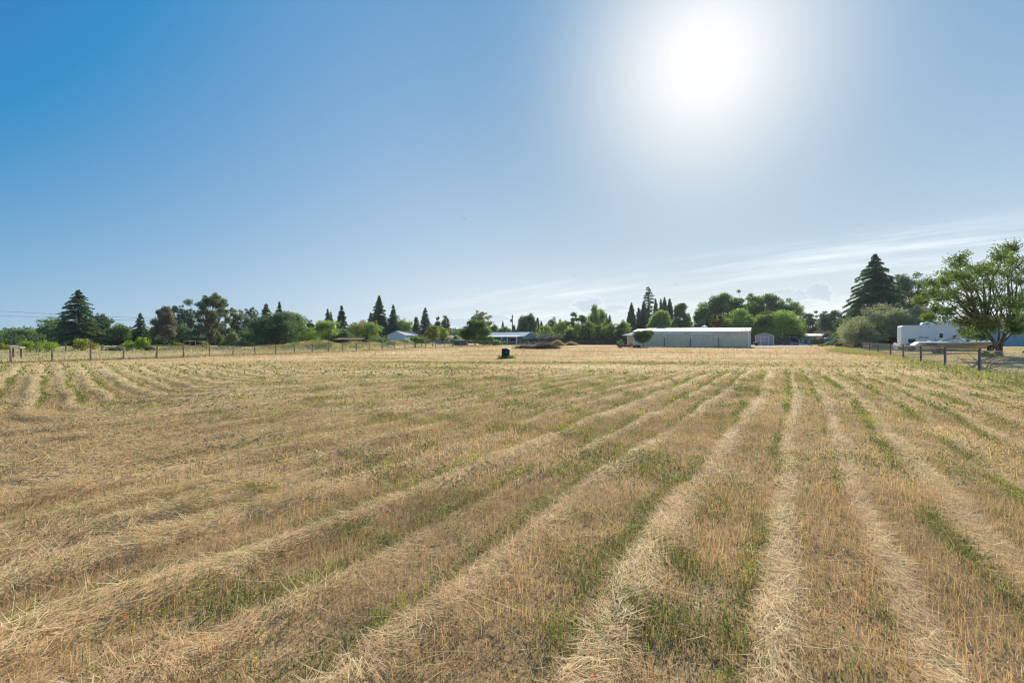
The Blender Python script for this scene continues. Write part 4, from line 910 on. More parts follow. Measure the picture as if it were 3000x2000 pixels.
# small mauve garden shed
X, Y = PX(2213, 95.5), 95.5
t = thing('garden_shed', 'small mauve garden shed with white trimmed double door', 'shed', (X, Y, gzf(X, Y)-0.05), math.radians(-31)); Wd, Dp, E, Rg = 3.35, 3.0, 2.05, 2.58
M_MAUVE = mat('mauve_siding', (0.43, 0.355, 0.38), 0.75, 0.05); pent = [(0, 0), (Wd, 0), (Wd, E), (Wd/2, Rg-0.03), (0, E)]
m = MB(); m.prism(pent, 0, 0.06, axis='y'); m.prism(pent, Dp-0.06, Dp, axis='y'); m.box(0, 0.06, 0.062, Dp-0.062, 0, E); m.box(Wd-0.06, Wd, 0.062, Dp-0.062, 0, E); m.build('wall', M_MAUVE, t)
r = MB()
for s in (-1, 1):
    xe = Wd/2+s*(Wd/2+0.16); a = [(xe, -0.14, E-0.05), (xe, Dp+0.14, E-0.05), (Wd/2, Dp+0.14, Rg), (Wd/2, -0.14, Rg)]; r.add(a+[(x, y, z+0.09) for x, y, z in a], [(0, 1, 2, 3), (7, 6, 5, 4), (0, 4, 5, 1), (1, 5, 6, 2), (3, 7, 4, 0)])
r.build('roof', M_TRIM, t)
for x_ in (-0.02, Wd-0.09): m = MB(); m.box(x_, x_+0.11, -0.04, -0.003, 0, E-0.06); m.build('corner_trim', M_TRIM, t)
m = MB(); x0, x1, dh = 0.95, 2.35, 1.72; m.box(x0, x1, -0.03, -0.004, 0.12, dh); dr_ = m.build('double_door', mat('mauve_door', (0.46, 0.385, 0.41), 0.7), t)
m = MB(); m.box(x0-0.12, x0, -0.05, -0.004, 0.05, dh+0.12); m.box(x1, x1+0.12, -0.05, -0.004, 0.05, dh+0.12); m.box(x0, x1, -0.05, -0.004, dh, dh+0.12); m.box(x0, x1, -0.055, -0.032, 0.92, 1.0); m.box(x0, x1, -0.05, -0.004, 0.02, 0.12); m.build('door_trim', M_TRIM, dr_)
# big blue house behind the travel trailer
X, Y = PX(2700, 82), 82
t = thing('ranch_house', 'wide blue house with grey shingle roof behind the travel trailer', 'house', (X, Y, gzf(X, Y)), -TH)
M_BLUE2 = mat('sky_blue_siding', (0.20, 0.36, 0.44), 0.7, 0.05); Lh = 27.0; gable_wall(t, Lh, 9.0, 2.7, 4.45, M_BLUE2, d=0.15); gable_roof(t, Lh, 9.0, 2.72, 4.5, 0.5, mat('grey_shingles', (0.27, 0.275, 0.28), 0.9, 0.15, 8.0, bump=0.5), thick=0.12)
for x0, x1, z0, z1 in ((14.0, 15.2, 0.9, 2.1), (20.5, 22.3, 0.2, 2.1), (24.0, 25.2, 0.9, 2.1)):
    m = MB(); m.box(x0, x1, -0.06, -0.004, z0, z1); f_ = m.build('window', M_WHITE, t); m = MB(); m.box(x0+0.09, x1-0.09, -0.08, -0.062, z0+0.09, z1-0.09); m.build('pane', glass(), f_)
m = MB(); m.lathe([(0.35, 3.9), (0.35, 4.35), (0.5, 4.4), (0.05, 4.6)], 12, M=Matrix.Translation((6.5, 2.6, 0))); m.build('roof_vent', M_WHITE, t)
# brown roofed house and the low log barn on the left
X, Y = PX(1262, 128), 128
hip_house('brown_roofed_house', 'low house with faded brown roof behind the small magnolia', X, Y, 6.4, 6.0, 1.7, 2.5, mat('grey_stucco', (0.30, 0.29, 0.28), 0.9), mat('brown_shingles', (0.30, 0.21, 0.19), 0.9, 0.15, 6.0), over=0.4, hip=1.5)
X, Y = PX(978, 96), 96
t = thing('log_barn', 'long low open barn with rusty brown roof behind the grass mounds', 'barn', (X, Y, gzf(X, Y)), math.radians(-6)); M_RUST = mat('rusty_roof', (0.24, 0.125, 0.085), 0.85, 0.35, 1.2, dirt=((0.40, 0.27, 0.20), 0.5))
m = MB(); m.prism([(-0.4, 1.12), (2.6, 1.5), (2.6, 1.57), (-0.4, 1.2)], -0.2, 6.0, axis='x'); m.build('roof', M_RUST, t); m = MB(); m.box(0, 5.8, 2.3, 2.4, 0, 1.35); m.box(0, 0.1, 0, 2.29, 0, 1.2); m.build('wall', mat('dark_shed_wall', (0.10, 0.08, 0.07), 0.9), t)
for i in range(6): m = MB(); m.box(i*1.13, i*1.13+0.1, -0.1, 0.0, 0, 1.15); m.build('post', M_DKW, t)
m = MB(); m.box(4.6, 5.7, 0.6, 1.3, 0.0, 0.85); m.build('feed_bin', mat('pale_bin', (0.45, 0.5, 0.58), 0.6), t)
X, Y = PX(1329, 100), 100
t = thing('log_shed', 'small brown log shed with blue green roof left of the leafy tree', 'shed', (X, Y, gzf(X, Y)), math.radians(-4)); m = MB()
for i in range(6): m.box(0, 2.9, -0.01*(i % 2), 2.0+0.01*(i % 2), 0.16*i, 0.16*i+0.145)
m.build('log_wall', mat('logs', (0.17, 0.095, 0.07), 0.9, 0.3), t); m = MB(); m.prism([(-0.4, 0.98), (2.3, 1.2), (2.3, 1.27), (-0.4, 1.05)], -0.15, 3.05, axis='x'); m.build('roof', mat('teal_roof', (0.13, 0.24, 0.27), 0.5), t)
m = MB(); m.box(0.75, 1.35, -0.05, -0.012, 0, 0.9); m.build('door', mat('shed_door', (0.05, 0.04, 0.04), 0.8), t)

# ------------------------------------------------------------------ gravel drive
M_GRAV = mat('gravel', (0.36, 0.345, 0.33), 0.95, 0.2, 20.0, bump=0.6)
c0 = [(PX(2196, 73), 72.0), (PX(2260, 74), 73.0), (PX(2330, 78), 77.5), (PX(2380, 86), 86.0), (PX(2405, 120), 121.0), (PX(2310, 120), 121.0), (PX(2280, 94), 93.5), (PX(2205, 88), 86.0), (39.2, 78.0)]
gm = bmesh_ = None
import bmesh
bmq = bmesh.new(); vs = [bmq.verts.new((x, y, 0)) for x, y in c0]; fc = bmq.faces.new(vs); bmesh.ops.triangulate(bmq, faces=[fc]); bmesh.ops.subdivide_edges(bmq, edges=bmq.edges[:], cuts=9, use_grid_fill=True)
for v in bmq.verts: v.co.z = gzf(v.co.x, v.co.y)+0.035
me = bpy.data.meshes.new('gravel_drive'); bmq.to_mesh(me); bmq.free(); me.materials.append(M_GRAV); o = bpy.data.objects.new('gravel_drive', me); COL.objects.link(o); tag(o, kind='structure')

# ------------------------------------------------------------------ fences
def on_line(P0, D, px): k = (px-1500.0)/FPX; t_ = (k*P0[1]-P0[0])/(D[0]-k*D[1]); return P0+D*t_, t_
t = thing('wire_fence', 'wire fence on weathered wooden posts along the left edge of the field', 'fence', (0, 0, 0))
M_PW = mat('weathered_post', (0.40, 0.29, 0.18), 0.85, 0.3, 3.0, dirt=((0.16, 0.13, 0.11), 0.7)); M_PD = mat('dark_weathered_post', (0.25, 0.20, 0.16), 0.85, 0.3, 3.0); M_WIRE = mat('galvanised_wire', (0.33, 0.32, 0.30), 0.7, 0.1); M_LINK = mat('faded_chain', (0.50, 0.45, 0.36), 0.7, 0.1)
pxl = [-260, -100, 32, 153.5, 265.7, 362, 458, 538.6, 613.6, 682.7, 747.6, 807.7, 863, 914.8, 962, 1003, 1044.5, 1082.7, 1120, 1154.6, 1187, 1217.7, 1247, 1275, 1301, 1326, 1349, 1371, 1392.4, 1412.6, 1432.8, 1451.5, 1469, 1485]
Lp = []
for i, px in enumerate(pxl):
    p, tt = on_line(LF0, LFD, px); g = gzf(*p); Lp.append((p[0], p[1], g)); h = 1.03+0.05*R.randn(); lean = R.randn(2)*0.02; r_ = 0.055+0.012*R.rand()
    m = MB(); m.tube([(p[0], p[1], g-0.1), (p[0]+lean[0], p[1]+lean[1], g+h*0.5), (p[0]+lean[0]*2, p[1]+lean[1]*2, g+h)], [r_*1.1, r_, r_*0.95], 8); m.build('fence_post', M_PW if i % 3 != 1 else M_PD, t)
for zz, rad in ((0.98, 0.006), (0.72, 0.005), (0.48, 0.005), (0.26, 0.005), (0.08, 0.005)):
    m = MB(); m.tube([(x, y-0.06, z+zz) for x, y, z in Lp], rad, 4); m.build('wire', M_WIRE, t)
m = MB(); tot = Lp[-1][0]-Lp[0][0]; wl = []
for i in range(len(Lp)-1):
    a, b = np.array(Lp[i]), np.array(Lp[i+1]); n_ = int(np.linalg.norm(b-a)/0.36) if i < 18 else 0
    for j in range(n_): q = a+(b-a)*j/n_; m.tube([(q[0], q[1]-0.06, q[2]+0.05), (q[0], q[1]-0.06, q[2]+0.97)], 0.0025, 3, cap=False)
m.build('wire_mesh', M_WIRE, t)
t = thing('chain_link_fence', 'sagging chain link fence on dark metal posts along the right side', 'fence', (0, 0, 0))
M_PM = mat('dark_steel_post', (0.085, 0.10, 0.12), 0.55, 0.15, 3.0, spec=0.4); M_INS = mat('orange_cap', (0.62, 0.30, 0.05), 0.5)
ts = [-18, -11.5, -5.8]+[on_line(RF0, RFD, px)[1] for px in (2868.6, 2768.6, 2698, 2646, 2608.7, 2572.7, 2547, 2525.5, 2506.6, 2490, 2478, 2467)]; Rp = []
for tt in ts:
    p = RF0+RFD*tt; g = gzf(*p); Rp.append((p[0], p[1], g)); m = MB(); m.tube([(p[0], p[1], g-0.1), (p[0]+R.randn()*0.015, p[1], g+1.22)], 0.062, 8); po = m.build('fence_post', M_PM, t)
    m = MB(); m.box(p[0]-0.22, p[0]-0.065, p[1]-0.05, p[1]+0.03, g+1.13, g+1.21); m.box(p[0]-0.30, p[0]-0.22, p[1]-0.03, p[1]+0.01, g+1.10, g+1.17); m.build('insulator', M_INS, po)
for zz in (1.10, 0.06): m = MB(); m.tube([(x, y, z+zz) for x, y, z in Rp], 0.006, 4); m.build('tension_wire', M_WIRE, t)
cl = Pile(); a3 = np.array(Rp)
def fenceline(s):  # s = distance along the fence
    p = RF0[None]+RFD[None]*s[:, None]; return p
s0 = np.arange(-18, 46, 0.075)
for sgn in (1, -1):
    pa = fenceline(s0); pb = fenceline(s0+sgn*1.02); za = gz(pa[:, 0], pa[:, 1])+0.06; zb_ = gz(pb[:, 0], pb[:, 1])+1.08
    A_ = np.column_stack([pa, za]); B_ = np.column_stack([pb, zb_]); n = len(s0); w_ = np.array([0.0011, -0.0008, 0]); u_ = np.array([0.0, 0.0, 0.0015])
    v = np.stack([A_-w_, A_+u_, A_+w_, B_-w_, B_+u_, B_+w_], 1).reshape(-1, 3); b = np.arange(n)*6
    cl.add(v, [np.stack([b, b+1, b+4, b+3], 1), np.stack([b+1, b+2, b+5, b+4], 1), np.stack([b+2, b, b+3, b+5], 1)], np.full((n*6, 3), 0.3))
cl.build('chain_mesh', M_LINK, t)
# dry branches leaning on the chain link
def branch(px, Y, label, n=7, L=1.6):
    X = PX(px, Y); g = gzf(X, Y); m = MB()
    for i in range(n):
        a = R.rand()*6.28; e = Vector((math.cos(a)*L*(0.4+0.6*R.rand()), math.sin(a)*L*0.3, 0.15+0.9*R.rand())); m.tube([(R.randn()*0.15, 0, 0.02), e*0.5+Vector((0, 0, 0.12)), e], [0.028, 0.018, 0.006], 4)
        for k in range(3): b = e*(0.5+0.15*k); m.tube([b, b+Vector((R.randn()*0.3, R.randn()*0.2, 0.25*R.rand()))], [0.01, 0.004], 3)
    o = m.build('dead_branch', mat('dead_wood', (0.14, 0.115, 0.10), 0.9), None, loc=(X, Y, g)); tag(o, label, 'branch')
branch(2885, 24.6, 'dead branches caught in the chain link at the nearest dark post'); branch(2845, 26.5, 'thin dead branch leaning behind the chain link left of the nearest post', 3, 2.0)
# far rail fence beyond the pasture on the left and the pale plank
for px, Y, lab in ((193, 58, 'short weathered post beyond the fence left of the giant spruce foot'), (297, 60, 'short dark post beyond the fence right of the giant spruce'), (302, 61, 'second short dark post close beside the other beyond the fence')):
    X = PX(px, Y); g = gzf(X, Y); m = MB(); m.tube([(0, 0, -0.05), (0.02, 0, 0.5), (0, 0, 0.85)], [0.07, 0.065, 0.06], 8); o = m.build('stub_post', M_PD, None, loc=(X, Y, g)); tag(o, lab, 'post')
X, Y = PX(28, 40), 40
t = thing('plank_bench', 'pale plank on two dark legs behind the first fence post', 'bench', (X, Y, gzf(X, Y))); m = MB(); m.box(0, 0.92, 0, 0.45, 0.88, 0.98); m.build('plank', mat('pale_plank', (0.62, 0.60, 0.55), 0.6), t)
for x in (0.08, 0.78): m = MB(); m.box(x, x+0.07, 0.15, 0.25, 0, 0.876); m.build('leg', M_DKW, t)
X, Y = PX(523, 68), 68
t = thing('water_trough', 'black water trough lying behind the seventh fence post', 'trough', (X, Y, gzf(X, Y)), 0.1); m = MB(); m.prism([(0.05, 0), (0.55, 0), (0.62, 0.38), (0.57, 0.38), (0.5, 0.05), (0.1, 0.05), (0.05, 0.38), (0, 0.38)], 0, 1.1, axis='x'); m.box(0, 0.04, 0.04, 0.58, 0.0, 0.36); m.box(1.06, 1.1, 0.04, 0.58, 0.0, 0.36); m.build('basin', mat('black_plastic', (0.02, 0.022, 0.025), 0.5), t)
m = MB(); m.tube([(0.1, 0.6, 0.3), (0.1, 0.75, 0.5), (0.1, 0.75, 0.0)], 0.02, 6); m.build('pipe', M_WIRE, t)
# low dark stable roof glimpsed under the pines
X, Y = PX(541, 84), 84
t = thing('stable', 'dark low stable with pale edge under the pines on the left', 'shed', (X, Y, gzf(X, Y)), 0.05); m = MB(); m.box(0, 3.0, 1.8, 1.9, 0, 0.85); m.box(0, 0.1, 0, 1.79, 0, 0.85); m.box(2.9, 3.0, 0, 1.79, 0, 0.85); m.build('wall', mat('dark_shed_wall', (0.10, 0.08, 0.07), 0.9), t); m = MB(); m.prism([(-0.3, 0.86), (2.1, 1.0), (2.1, 1.06), (-0.3, 0.92)], -0.2, 3.2, axis='x'); m.build('roof', mat('stable_roof', (0.14, 0.14, 0.15), 0.7), t)
for x in (0.9, 1.9): m = MB(); m.box(x, x+0.08, 0.0, 0.08, 0, 0.86); m.build('post', M_TRIM, t)

# ------------------------------------------------------------------ poles and wires
M_POLE = mat('pole_wood', (0.19, 0.145, 0.115), 0.9, 0.2)
def pole(px, top, Y, label, arm=1.6, transf=False, r=0.14):
    X = PX(px, Y); g = gzf(X, Y); h = PZ(top, Y)-g; t = thing('utility_pole', label, 'pole', (X, Y, g)); m = MB(); m.tube([(0, 0, -0.2), (0, 0, h)], [r*1.2, r*0.8], 8); m.build('shaft', M_POLE, t)
    if arm: m = MB(); m.box(-arm/2, arm/2, -0.2, -0.1, h-0.7, h-0.56); m.build('crossarm', M_POLE, t)
    if transf: m = MB(); m.lathe([(0.22, h-2.1), (0.25, h-2.05), (0.25, h-1.3), (0.18, h-1.2)], 12, M=Matrix.Translation((-0.38, 0, 0))); m.build('transformer', mat('transformer_grey', (0.25, 0.26, 0.27), 0.5), t)
    return X, Y, g+h
a = pole(660, 933, 90, 'thin utility pole among the pines on the left', arm=1.4)
b = pole(1501, 922, 132, 'tall utility pole with transformer behind the blue house', arm=0.7, transf=True, r=0.17)
c = pole(2035, 938, 150, 'thin utility pole left of the tall grove', arm=0.9, r=0.1)
def wire(p, q, sag, label, r=0.022):
    pts = [(p[0]+(q[0]-p[0])*k/16, p[1]+(q[1]-p[1])*k/16, p[2]+(q[2]-p[2])*k/16-sag*4*(k/16)*(1-k/16)) for k in range(17)]; m = MB(); m.tube(pts, r, 4); tag(m.build('power_line', mat('cable', (0.06, 0.065, 0.07), 0.5), None), label, 'wire', 'power lines across the left sky')
xl = PX(-420, 95)
wire((xl, 95, PZ(884, 95)), (a[0], a[1], a[2]-0.55), 0.35, 'upper power line crossing the sky at the far left'); wire((xl, 95, PZ(902, 95)), (a[0]+0.5, a[1], a[2]-0.75), 0.45, 'middle power line crossing the sky at the far left'); wire((xl, 95, PZ(964, 95)), (a[0], a[1], a[2]-2.5), 0.2, 'lowest power line, near the treetops at the far left')
pts = None; m = MB(); q0 = (c[0], c[1], c[2]-0.3); q1 = (PX(3150, 100), 100, PZ(916, 100)); m.tube([(q0[0]+(q1[0]-q0[0])*k/16, q0[1]+(q1[1]-q0[1])*k/16, q0[2]+(q1[2]-q0[2])*k/16-1.2*4*(k/16)*(1-k/16)) for k in range(17)], 0.025, 4); tag(m.build('power_line', mat('cable', (0.06, 0.065, 0.07), 0.5), None), 'power line running right from the pole beside the tall grove', 'wire')

# ------------------------------------------------------------------ heaps
def heap(name, px0, px1, Y, h, n, col, label, cat, twig=True, seed=0):
    X0, X1 = PX(px0, Y), PX(px1, Y); cx = (X0+X1)/2; rx = (X1-X0)/2; ry = rx*0.55; g = gzf(cx, Y); P_ = Pile()
    u = R.rand(n)*6.28; q = R.rand(n)**0.6; x = np.cos(u)*q*rx; y = np.sin(u)*q*ry; top = h*np.clip(1-q**1.7, 0, 1)*(0.65+0.55*vnoise(x*1.6+seed, y*1.6, 9)); z = R.rand(n)**0.5*top
    if twig:
        L = 0.5+0.9*R.rand(n); v, f, c_ = blades(x, y, z, L, np.full(n, 0.035), R.rand(n)*6.28, 1.35+0.3*R.randn(n), 0.3*R.randn(n), vary(np.array(col), n, 0.35, 0.08))
        k = z+0.3 > h*1.25; P_.add(v, f, c_)
    else: P_.add(*blades(x, y, z, 0.35+0.3*R.rand(n), np.full(n, 0.05), R.rand(n)*6.28, 1.2+0.4*R.randn(n), 0.4*R.randn(n), vary(np.array(col), n, 0.25, 0.06)))
    th = np.linspace(0, 6.283, 25)[:-1]; core = MB(); rings = [(1.0, 0.0), (0.8, 0.30), (0.5, 0.62), (0.2, 0.8)]; vs = []
    for rr, hh in rings: vs += [(math.cos(a)*rx*0.92*rr, math.sin(a)*ry*0.92*rr, h*hh*0.85*(0.85+0.3*float(vnoise(math.cos(a)*2+seed, math.sin(a)*2, 3)))) for a in th]
    vs.append((0, 0, h*0.75)); fs = [(i*24+k, i*24+(k+1) % 24, (i+1)*24+(k+1) % 24, (i+1)*24+k) for i in range(3) for k in range(24)]+[(72+k, 72+(k+1) % 24, 96) for k in range(24)]
    t = thing(name, label, cat, (cx, Y, g-0.03)); core.add(vs, fs); core.build('core', mat(name+'_core', tuple(np.array(col)*0.7), 0.95, 0.3), t); P_.build('twigs' if twig else 'straw', M_BLADE, t); return t
heap('brush_pile', 1503, 1572, 69, 0.55, 1500, (0.24, 0.19, 0.15), 'low grey brown brush heap left of the taller branch pile', 'brush pile', seed=3)
t = heap('branch_pile', 1556, 1641, 68, 0.85, 3600, (0.135, 0.11, 0.095), 'tall dark pile of cut branches with pale bare stalks', 'brush pile', seed=8)
m = MB()
for i in range(16): a_ = R.randn()*0.8-1.0; m.tube([(a_, -0.5+R.randn()*0.3, 0.3), (a_+R.randn()*0.3, -0.5, 0.8), (a_+R.randn()*0.6, -0.5, 1.0+0.35*R.rand())], [0.03, 0.022, 0.008], 4)
m.build('stalk', mat('bleached_wood', (0.50, 0.45, 0.40), 0.8), t)
heap('straw_heap', 1608, 1657, 90, 0.95, 2600, (0.47, 0.36, 0.18), 'taller golden straw heap before the dark fence', 'straw heap', False, 5)
heap('straw_heap', 1655, 1694, 94, 0.7, 1700, (0.48, 0.35, 0.22), 'lower pinkish straw heap right of the taller one', 'straw heap', False, 6)

# ------------------------------------------------------------------ tall grass along the fences and on the mounds
wd = Pile()
def weeds(x, y, L0, col, dens_w=0.03, lean=0.3):
    n = len(x); wd.add(*blades(x, y, gz(x, y)-0.02, L0*(0.5+0.7*R.rand(n)), np.full(n, dens_w)*(0.6+0.8*R.rand(n)), R.rand(n)*6.28, lean*R.randn(n), 0.6*R.randn(n), vary(col, n, 0.3, 0.07)))
C_W1, C_W2 = np.array([0.20, 0.25, 0.11]), np.array([0.46, 0.39, 0.21])
n = 15000; s_ = -20+72*R.rand(n)**1.25; off = R.randn(n)*0.75-0.45; p = RF0[None]+RFD[None]*s_[:, None]+np.array([[RFD[1], -RFD[0]]])*off[:, None]; mm = R.rand(n, 1)
kp = fbm(p[:, 0]/1.3, p[:, 1]/1.3, 41, 2) > 0.43; p, mm = p[kp], mm[kp]; h__ = fbm(p[:, 0]/0.9, p[:, 1]/0.9, 45, 2); weeds(p[:, 0], p[:, 1], 0.08+0.42*h__, (C_W1*mm+C_W2*(1-mm))*(0.75+0.4*h__[:, None]), 0.014, 0.5)
n = 11000; s_ = 26+26*R.rand(n); off = -0.2-4.2*R.rand(n)*(0.4+0.6*np.sin(np.clip((s_-26)/26, 0, 1)*math.pi)); p = RF0[None]+RFD[None]*s_[:, None]+np.array([[RFD[1], -RFD[0]]])*off[:, None]; mm = R.rand(n, 1)**0.7
q_ = fbm(p[:, 0]/1.3, p[:, 1]/1.3, 43, 2)[:, None]; weeds(p[:, 0], p[:, 1], 0.05+0.55*q_[:, 0], (C_W1*mm+C_W2*(1-mm))*(0.7+0.5*q_), 0.026, 0.5)
n = 17000; s_ = -22+100*R.rand(n); off = 0.15+R.randn(n)*0.35; p = LF0[None]+LFD[None]*s_[:, None]+np.array([[-LFD[1], LFD[0]]])*off[:, None]; mm = R.rand(n, 1)
weeds(p[:, 0], p[:, 1], 0.22, np.array([0.30, 0.20, 0.12])*mm+C_W2*0.8*(1-mm), 0.03)
for (mx, my, rx, ry, hh) in MOUNDS:
    n = int(900*rx*ry*max(0.5, hh)*0.55); u = R.randn(n, 2)*0.62; ca_, sa_ = 0.87, -0.49; ux, uy = u[:, 0]*rx*1.1, u[:, 1]*ry*1.1; x = mx+ux*ca_-uy*sa_; y = my+ux*sa_+uy*ca_
    sel = fbm(x/1.1, y/1.1, 51, 2)[:, None]; br_ = np.array([0.32, 0.19, 0.12]) if hh < 0.6 and my < 80 else C_W2
    weeds(x, y, 0.34 if hh > 0.6 else 0.2, np.where(sel > 0.47, C_W1*0.95, br_), 0.05)
n = 26000; x = -(22+55*R.rand(n)); y = 34+46*R.rand(n); k = (dleft(x, y) > 0.6) & (fbm(x/3, y/2, 53, 2) > 0.48); x, y = x[k], y[k]; mm = R.rand(len(x), 1); weeds(x, y, 0.22, C_W1*mm+C_W2*(1-mm), 0.05)
n = 60000; s_ = -12+75*R.rand(n); off = 0.6+26*R.rand(n)**1.3; p = RF0[None]+RFD[None]*s_[:, None]+np.array([[RFD[1], -RFD[0]]])*off[:, None]; q_ = fbm(p[:, 0]/4, p[:, 1]/2, 57, 2)[:, None]
weeds(p[:, 0], p[:, 1], 0.10, np.where(q_ > 0.55, C_W1*0.9, np.array([0.52, 0.38, 0.19])), 0.035, 0.6)
tag(wd.build('tall_weeds', M_LEAF), 'rough tall grass and weeds along the fences and over the mounds', 'weeds', kind='stuff')

# ------------------------------------------------------------------ vehicles and loose things
M_TYRE = mat('tyre_rubber', (0.022, 0.022, 0.024), 0.85, 0.1); M_RIM = mat('white_rim', (0.66, 0.68, 0.70), 0.45, 0.05); M_STEEL = mat('steel_frame', (0.09, 0.09, 0.095), 0.5)
M_RED = mat('red_lens', (0.45, 0.02, 0.015), 0.25); M_ORL = mat('orange_lens', (0.75, 0.20, 0.03), 0.3)
def wheel(parent, x, y, z, r=0.33, wd_=0.22, axis='y', rim=None, spokes=5):
    M = Matrix.Translation((x, y, z)) @ (Matrix() if axis == 'y' else Matrix.Rotation(math.pi/2, 4, 'Z'))
    m = MB(); m.lathe([(r*0.62, -wd_/2), (r*0.9, -wd_/2), (r, -wd_*0.3), (r, wd_*0.3), (r*0.9, wd_/2), (r*0.62, wd_/2)], 28, M=M, axis='y'); wh = m.build('wheel', M_TYRE, parent, smooth=False)
    m = MB(); m.lathe([(r*0.60, -wd_/2+0.02), (r*0.61, -wd_/2-0.006), (r*0.50, -wd_/2+0.012), (r*0.22, -wd_/2+0.035), (r*0.18, -wd_/2-0.02), (0.002, -wd_/2-0.025)], 24, M=M, axis='y')
    m.build('rim', rim or M_RIM, wh, smooth=True)
    m = MB()
    for i in range(spokes): a = i*2*math.pi/spokes; m.lathe([(r*0.055, -wd_/2-0.002), (r*0.055, -wd_/2+0.02)], 6, M=M @ Matrix.Translation((math.cos(a)*r*0.37, 0, math.sin(a)*r*0.37)), axis='y')
    m.build('hub_holes', M_STEEL, wh); return wh

# travel trailer, long side towards the field
X, Y = 48.8, 57.0; g = gzf(X, Y)
t = thing('travel_trailer', 'white travel trailer with lap siding and roof air conditioner', 'trailer', (X, Y, g), -TH); Lt, Wt, z0, z1 = 7.15, 2.4, 0.50, 3.20
M_TW = mat('trailer_white', (0.74, 0.75, 0.76), 0.5, 0.03, 1.0); M_TG = mat('trailer_grey', (0.36, 0.38, 0.40), 0.5, 0.04)
body = MB(); prof = [(0, z0), (Lt, z0), (Lt, 2.0), (Lt-0.25, z1-0.12), (Lt-0.5, z1), (0.35, z1), (0.10, z1-0.05), (0.02, z1-0.16), (0, z1-0.3)]; body.prism(prof, 0, Wt, axis='y')
for i in range(17):      # lap siding, each lap a real step
    z = 1.0+i*0.125; 
    if z < z1-0.25: body.prism([(-0.001, z), (-0.016, z), (-0.001, z+0.115)], 0.30, Lt-0.05, axis='x') if False else body.add([(0.30, -0.002, z), (Lt-0.3, -0.002, z), (Lt-0.3, -0.018, z), (0.30, -0.018, z), (0.30, -0.002, z+0.12), (Lt-0.3, -0.002, z+0.12)], [(0, 3, 2, 1), (3, 4, 5, 2), (0, 4, 3), (1, 2, 5)])
for i in range(20): z = z0+0.06+i*0.125; body.add([(-0.002, 0.12, z), (-0.002, Wt-0.12, z), (-0.03, Wt-0.12, z), (-0.03, 0.12, z), (-0.002, 0.12, z+0.115), (-0.002, Wt-0.12, z+0.115)], [(0, 1, 2, 3), (3, 2, 5, 4), (0, 3, 4), (1, 5, 2)])
body.build('body', M_TW, t)
m = MB(); m.box(0.28, Lt-0.02, -0.028, -0.003, z0, 0.97); m.build('lower_panel', M_TG, t)
for x in (0.30, 5.55): m = MB(); m.box(x-0.04, x+0.05, -0.045, -0.030, z0, z1-0.1); m.build('gutter_strip', M_WHITE, t)
m = MB(); m.box(0.30, Lt-0.1, -0.10, -0.02, z1-0.1, z1-0.02); m.build('awning_roll', M_WHITE, t)
for x0, x1, a, b in ((0.62, 1.32, 1.02, 1.50), (4.74, 5.10, 1.40, 1.92)):
    m = MB(); m.box(x0-0.03, x1+0.03, -0.042, -0.02, a-0.03, b+0.03); f_ = m.build('window', M_WHITE, t); m = MB(); m.box(x0, x1, -0.054, -0.044, a, b); m.build('pane', glass(), f_)
m = MB(); m.box(3.30, 4.08, -0.045, -0.02, 0.62, 2.62); dd = m.build('door', M_WHITE, t); m = MB(); m.box(3.53, 3.85, -0.058, -0.047, 1.62, 2.16); m.build('pane', glass(), dd); m = MB(); m.box(3.38, 3.46, -0.075, -0.047, 1.34, 1.46); m.build('handle', M_STEEL, dd)
m = MB(); m.tube([(3.20, -0.08, 1.2), (3.20, -0.10, 1.55)], 0.018, 6); m.build('grab_handle', M_STEEL, t)
m = MB(); m.box(2.15, 2.72, -0.05, -0.02, 0.98, 1.27); vn = m.build('vent', M_WHITE, t)
m = MB()
for i in range(3): m.box(2.2, 2.67, -0.062, -0.052, 1.03+i*0.08, 1.065+i*0.08)
m.build('louvre', M_TG, vn)
m = MB(); m.box(2.47, 2.62, -0.06, -0.02, z1-0.32, z1-0.25); m.build('marker_lamp', M_ORL, t)
for yy in (0.25, Wt-0.25): m = MB(); m.box(-0.06, -0.032, yy-0.09, yy+0.09, 1.02, 1.12); m.build('tail_lamp', M_RED, t)
m = MB(); m.box(0.06, 0.15, -0.04, -0.003, 0.86, 0.93); m.build('side_lamp', M_RED, t)
m = MB(); m.prism([(2.05, z1), (3.25, z1), (3.3, z1+0.10), (3.05, z1+0.30), (2.2, z1+0.32), (2.06, z1+0.2)], 0.75, 1.6, axis='y'); ac = m.build('air_conditioner', M_WHITE, t, bevel=0.04)
m = MB(); m.box(2.35, 2.8, 0.735, 0.748, z1+0.08, z1+0.24); m.build('grille', M_TG, ac)
m = MB(); m.tube([(2.45, 1.2, z1+0.32), (2.6, 1.2, z1+0.45), (2.85, 1.2, z1+0.36)], 0.03, 6); m.build('antenna', M_WHITE, t)
m = MB(); m.box(5.0, 5.4, 0.9, 1.3, z1, z1+0.16); m.build('roof_vent', M_WHITE, t, bevel=0.03)
m = MB(); m.box(0.1, Lt-0.2, 0.15, 0.27, z0-0.12, z0-0.004); m.box(0.1, Lt-0.2, Wt-0.27, Wt-0.15, z0-0.12, z0-0.004); m.box(0.1, 0.2, 0.27, Wt-0.27, z0-0.11, z0-0.006); m.box(Lt-0.3, Lt-0.2, 0.27, Wt-0.27, z0-0.11, z0-0.006)
m.tube([(Lt-0.2, Wt/2, z0-0.07), (Lt+1.0, Wt/2, z0-0.1)], 0.05, 6); m.build('chassis', M_STEEL, t)
for x in (3.2, 4.05):
    for y in (0.16, Wt-0.16): wheel(t, x, y, 0.33, 0.33, 0.2)
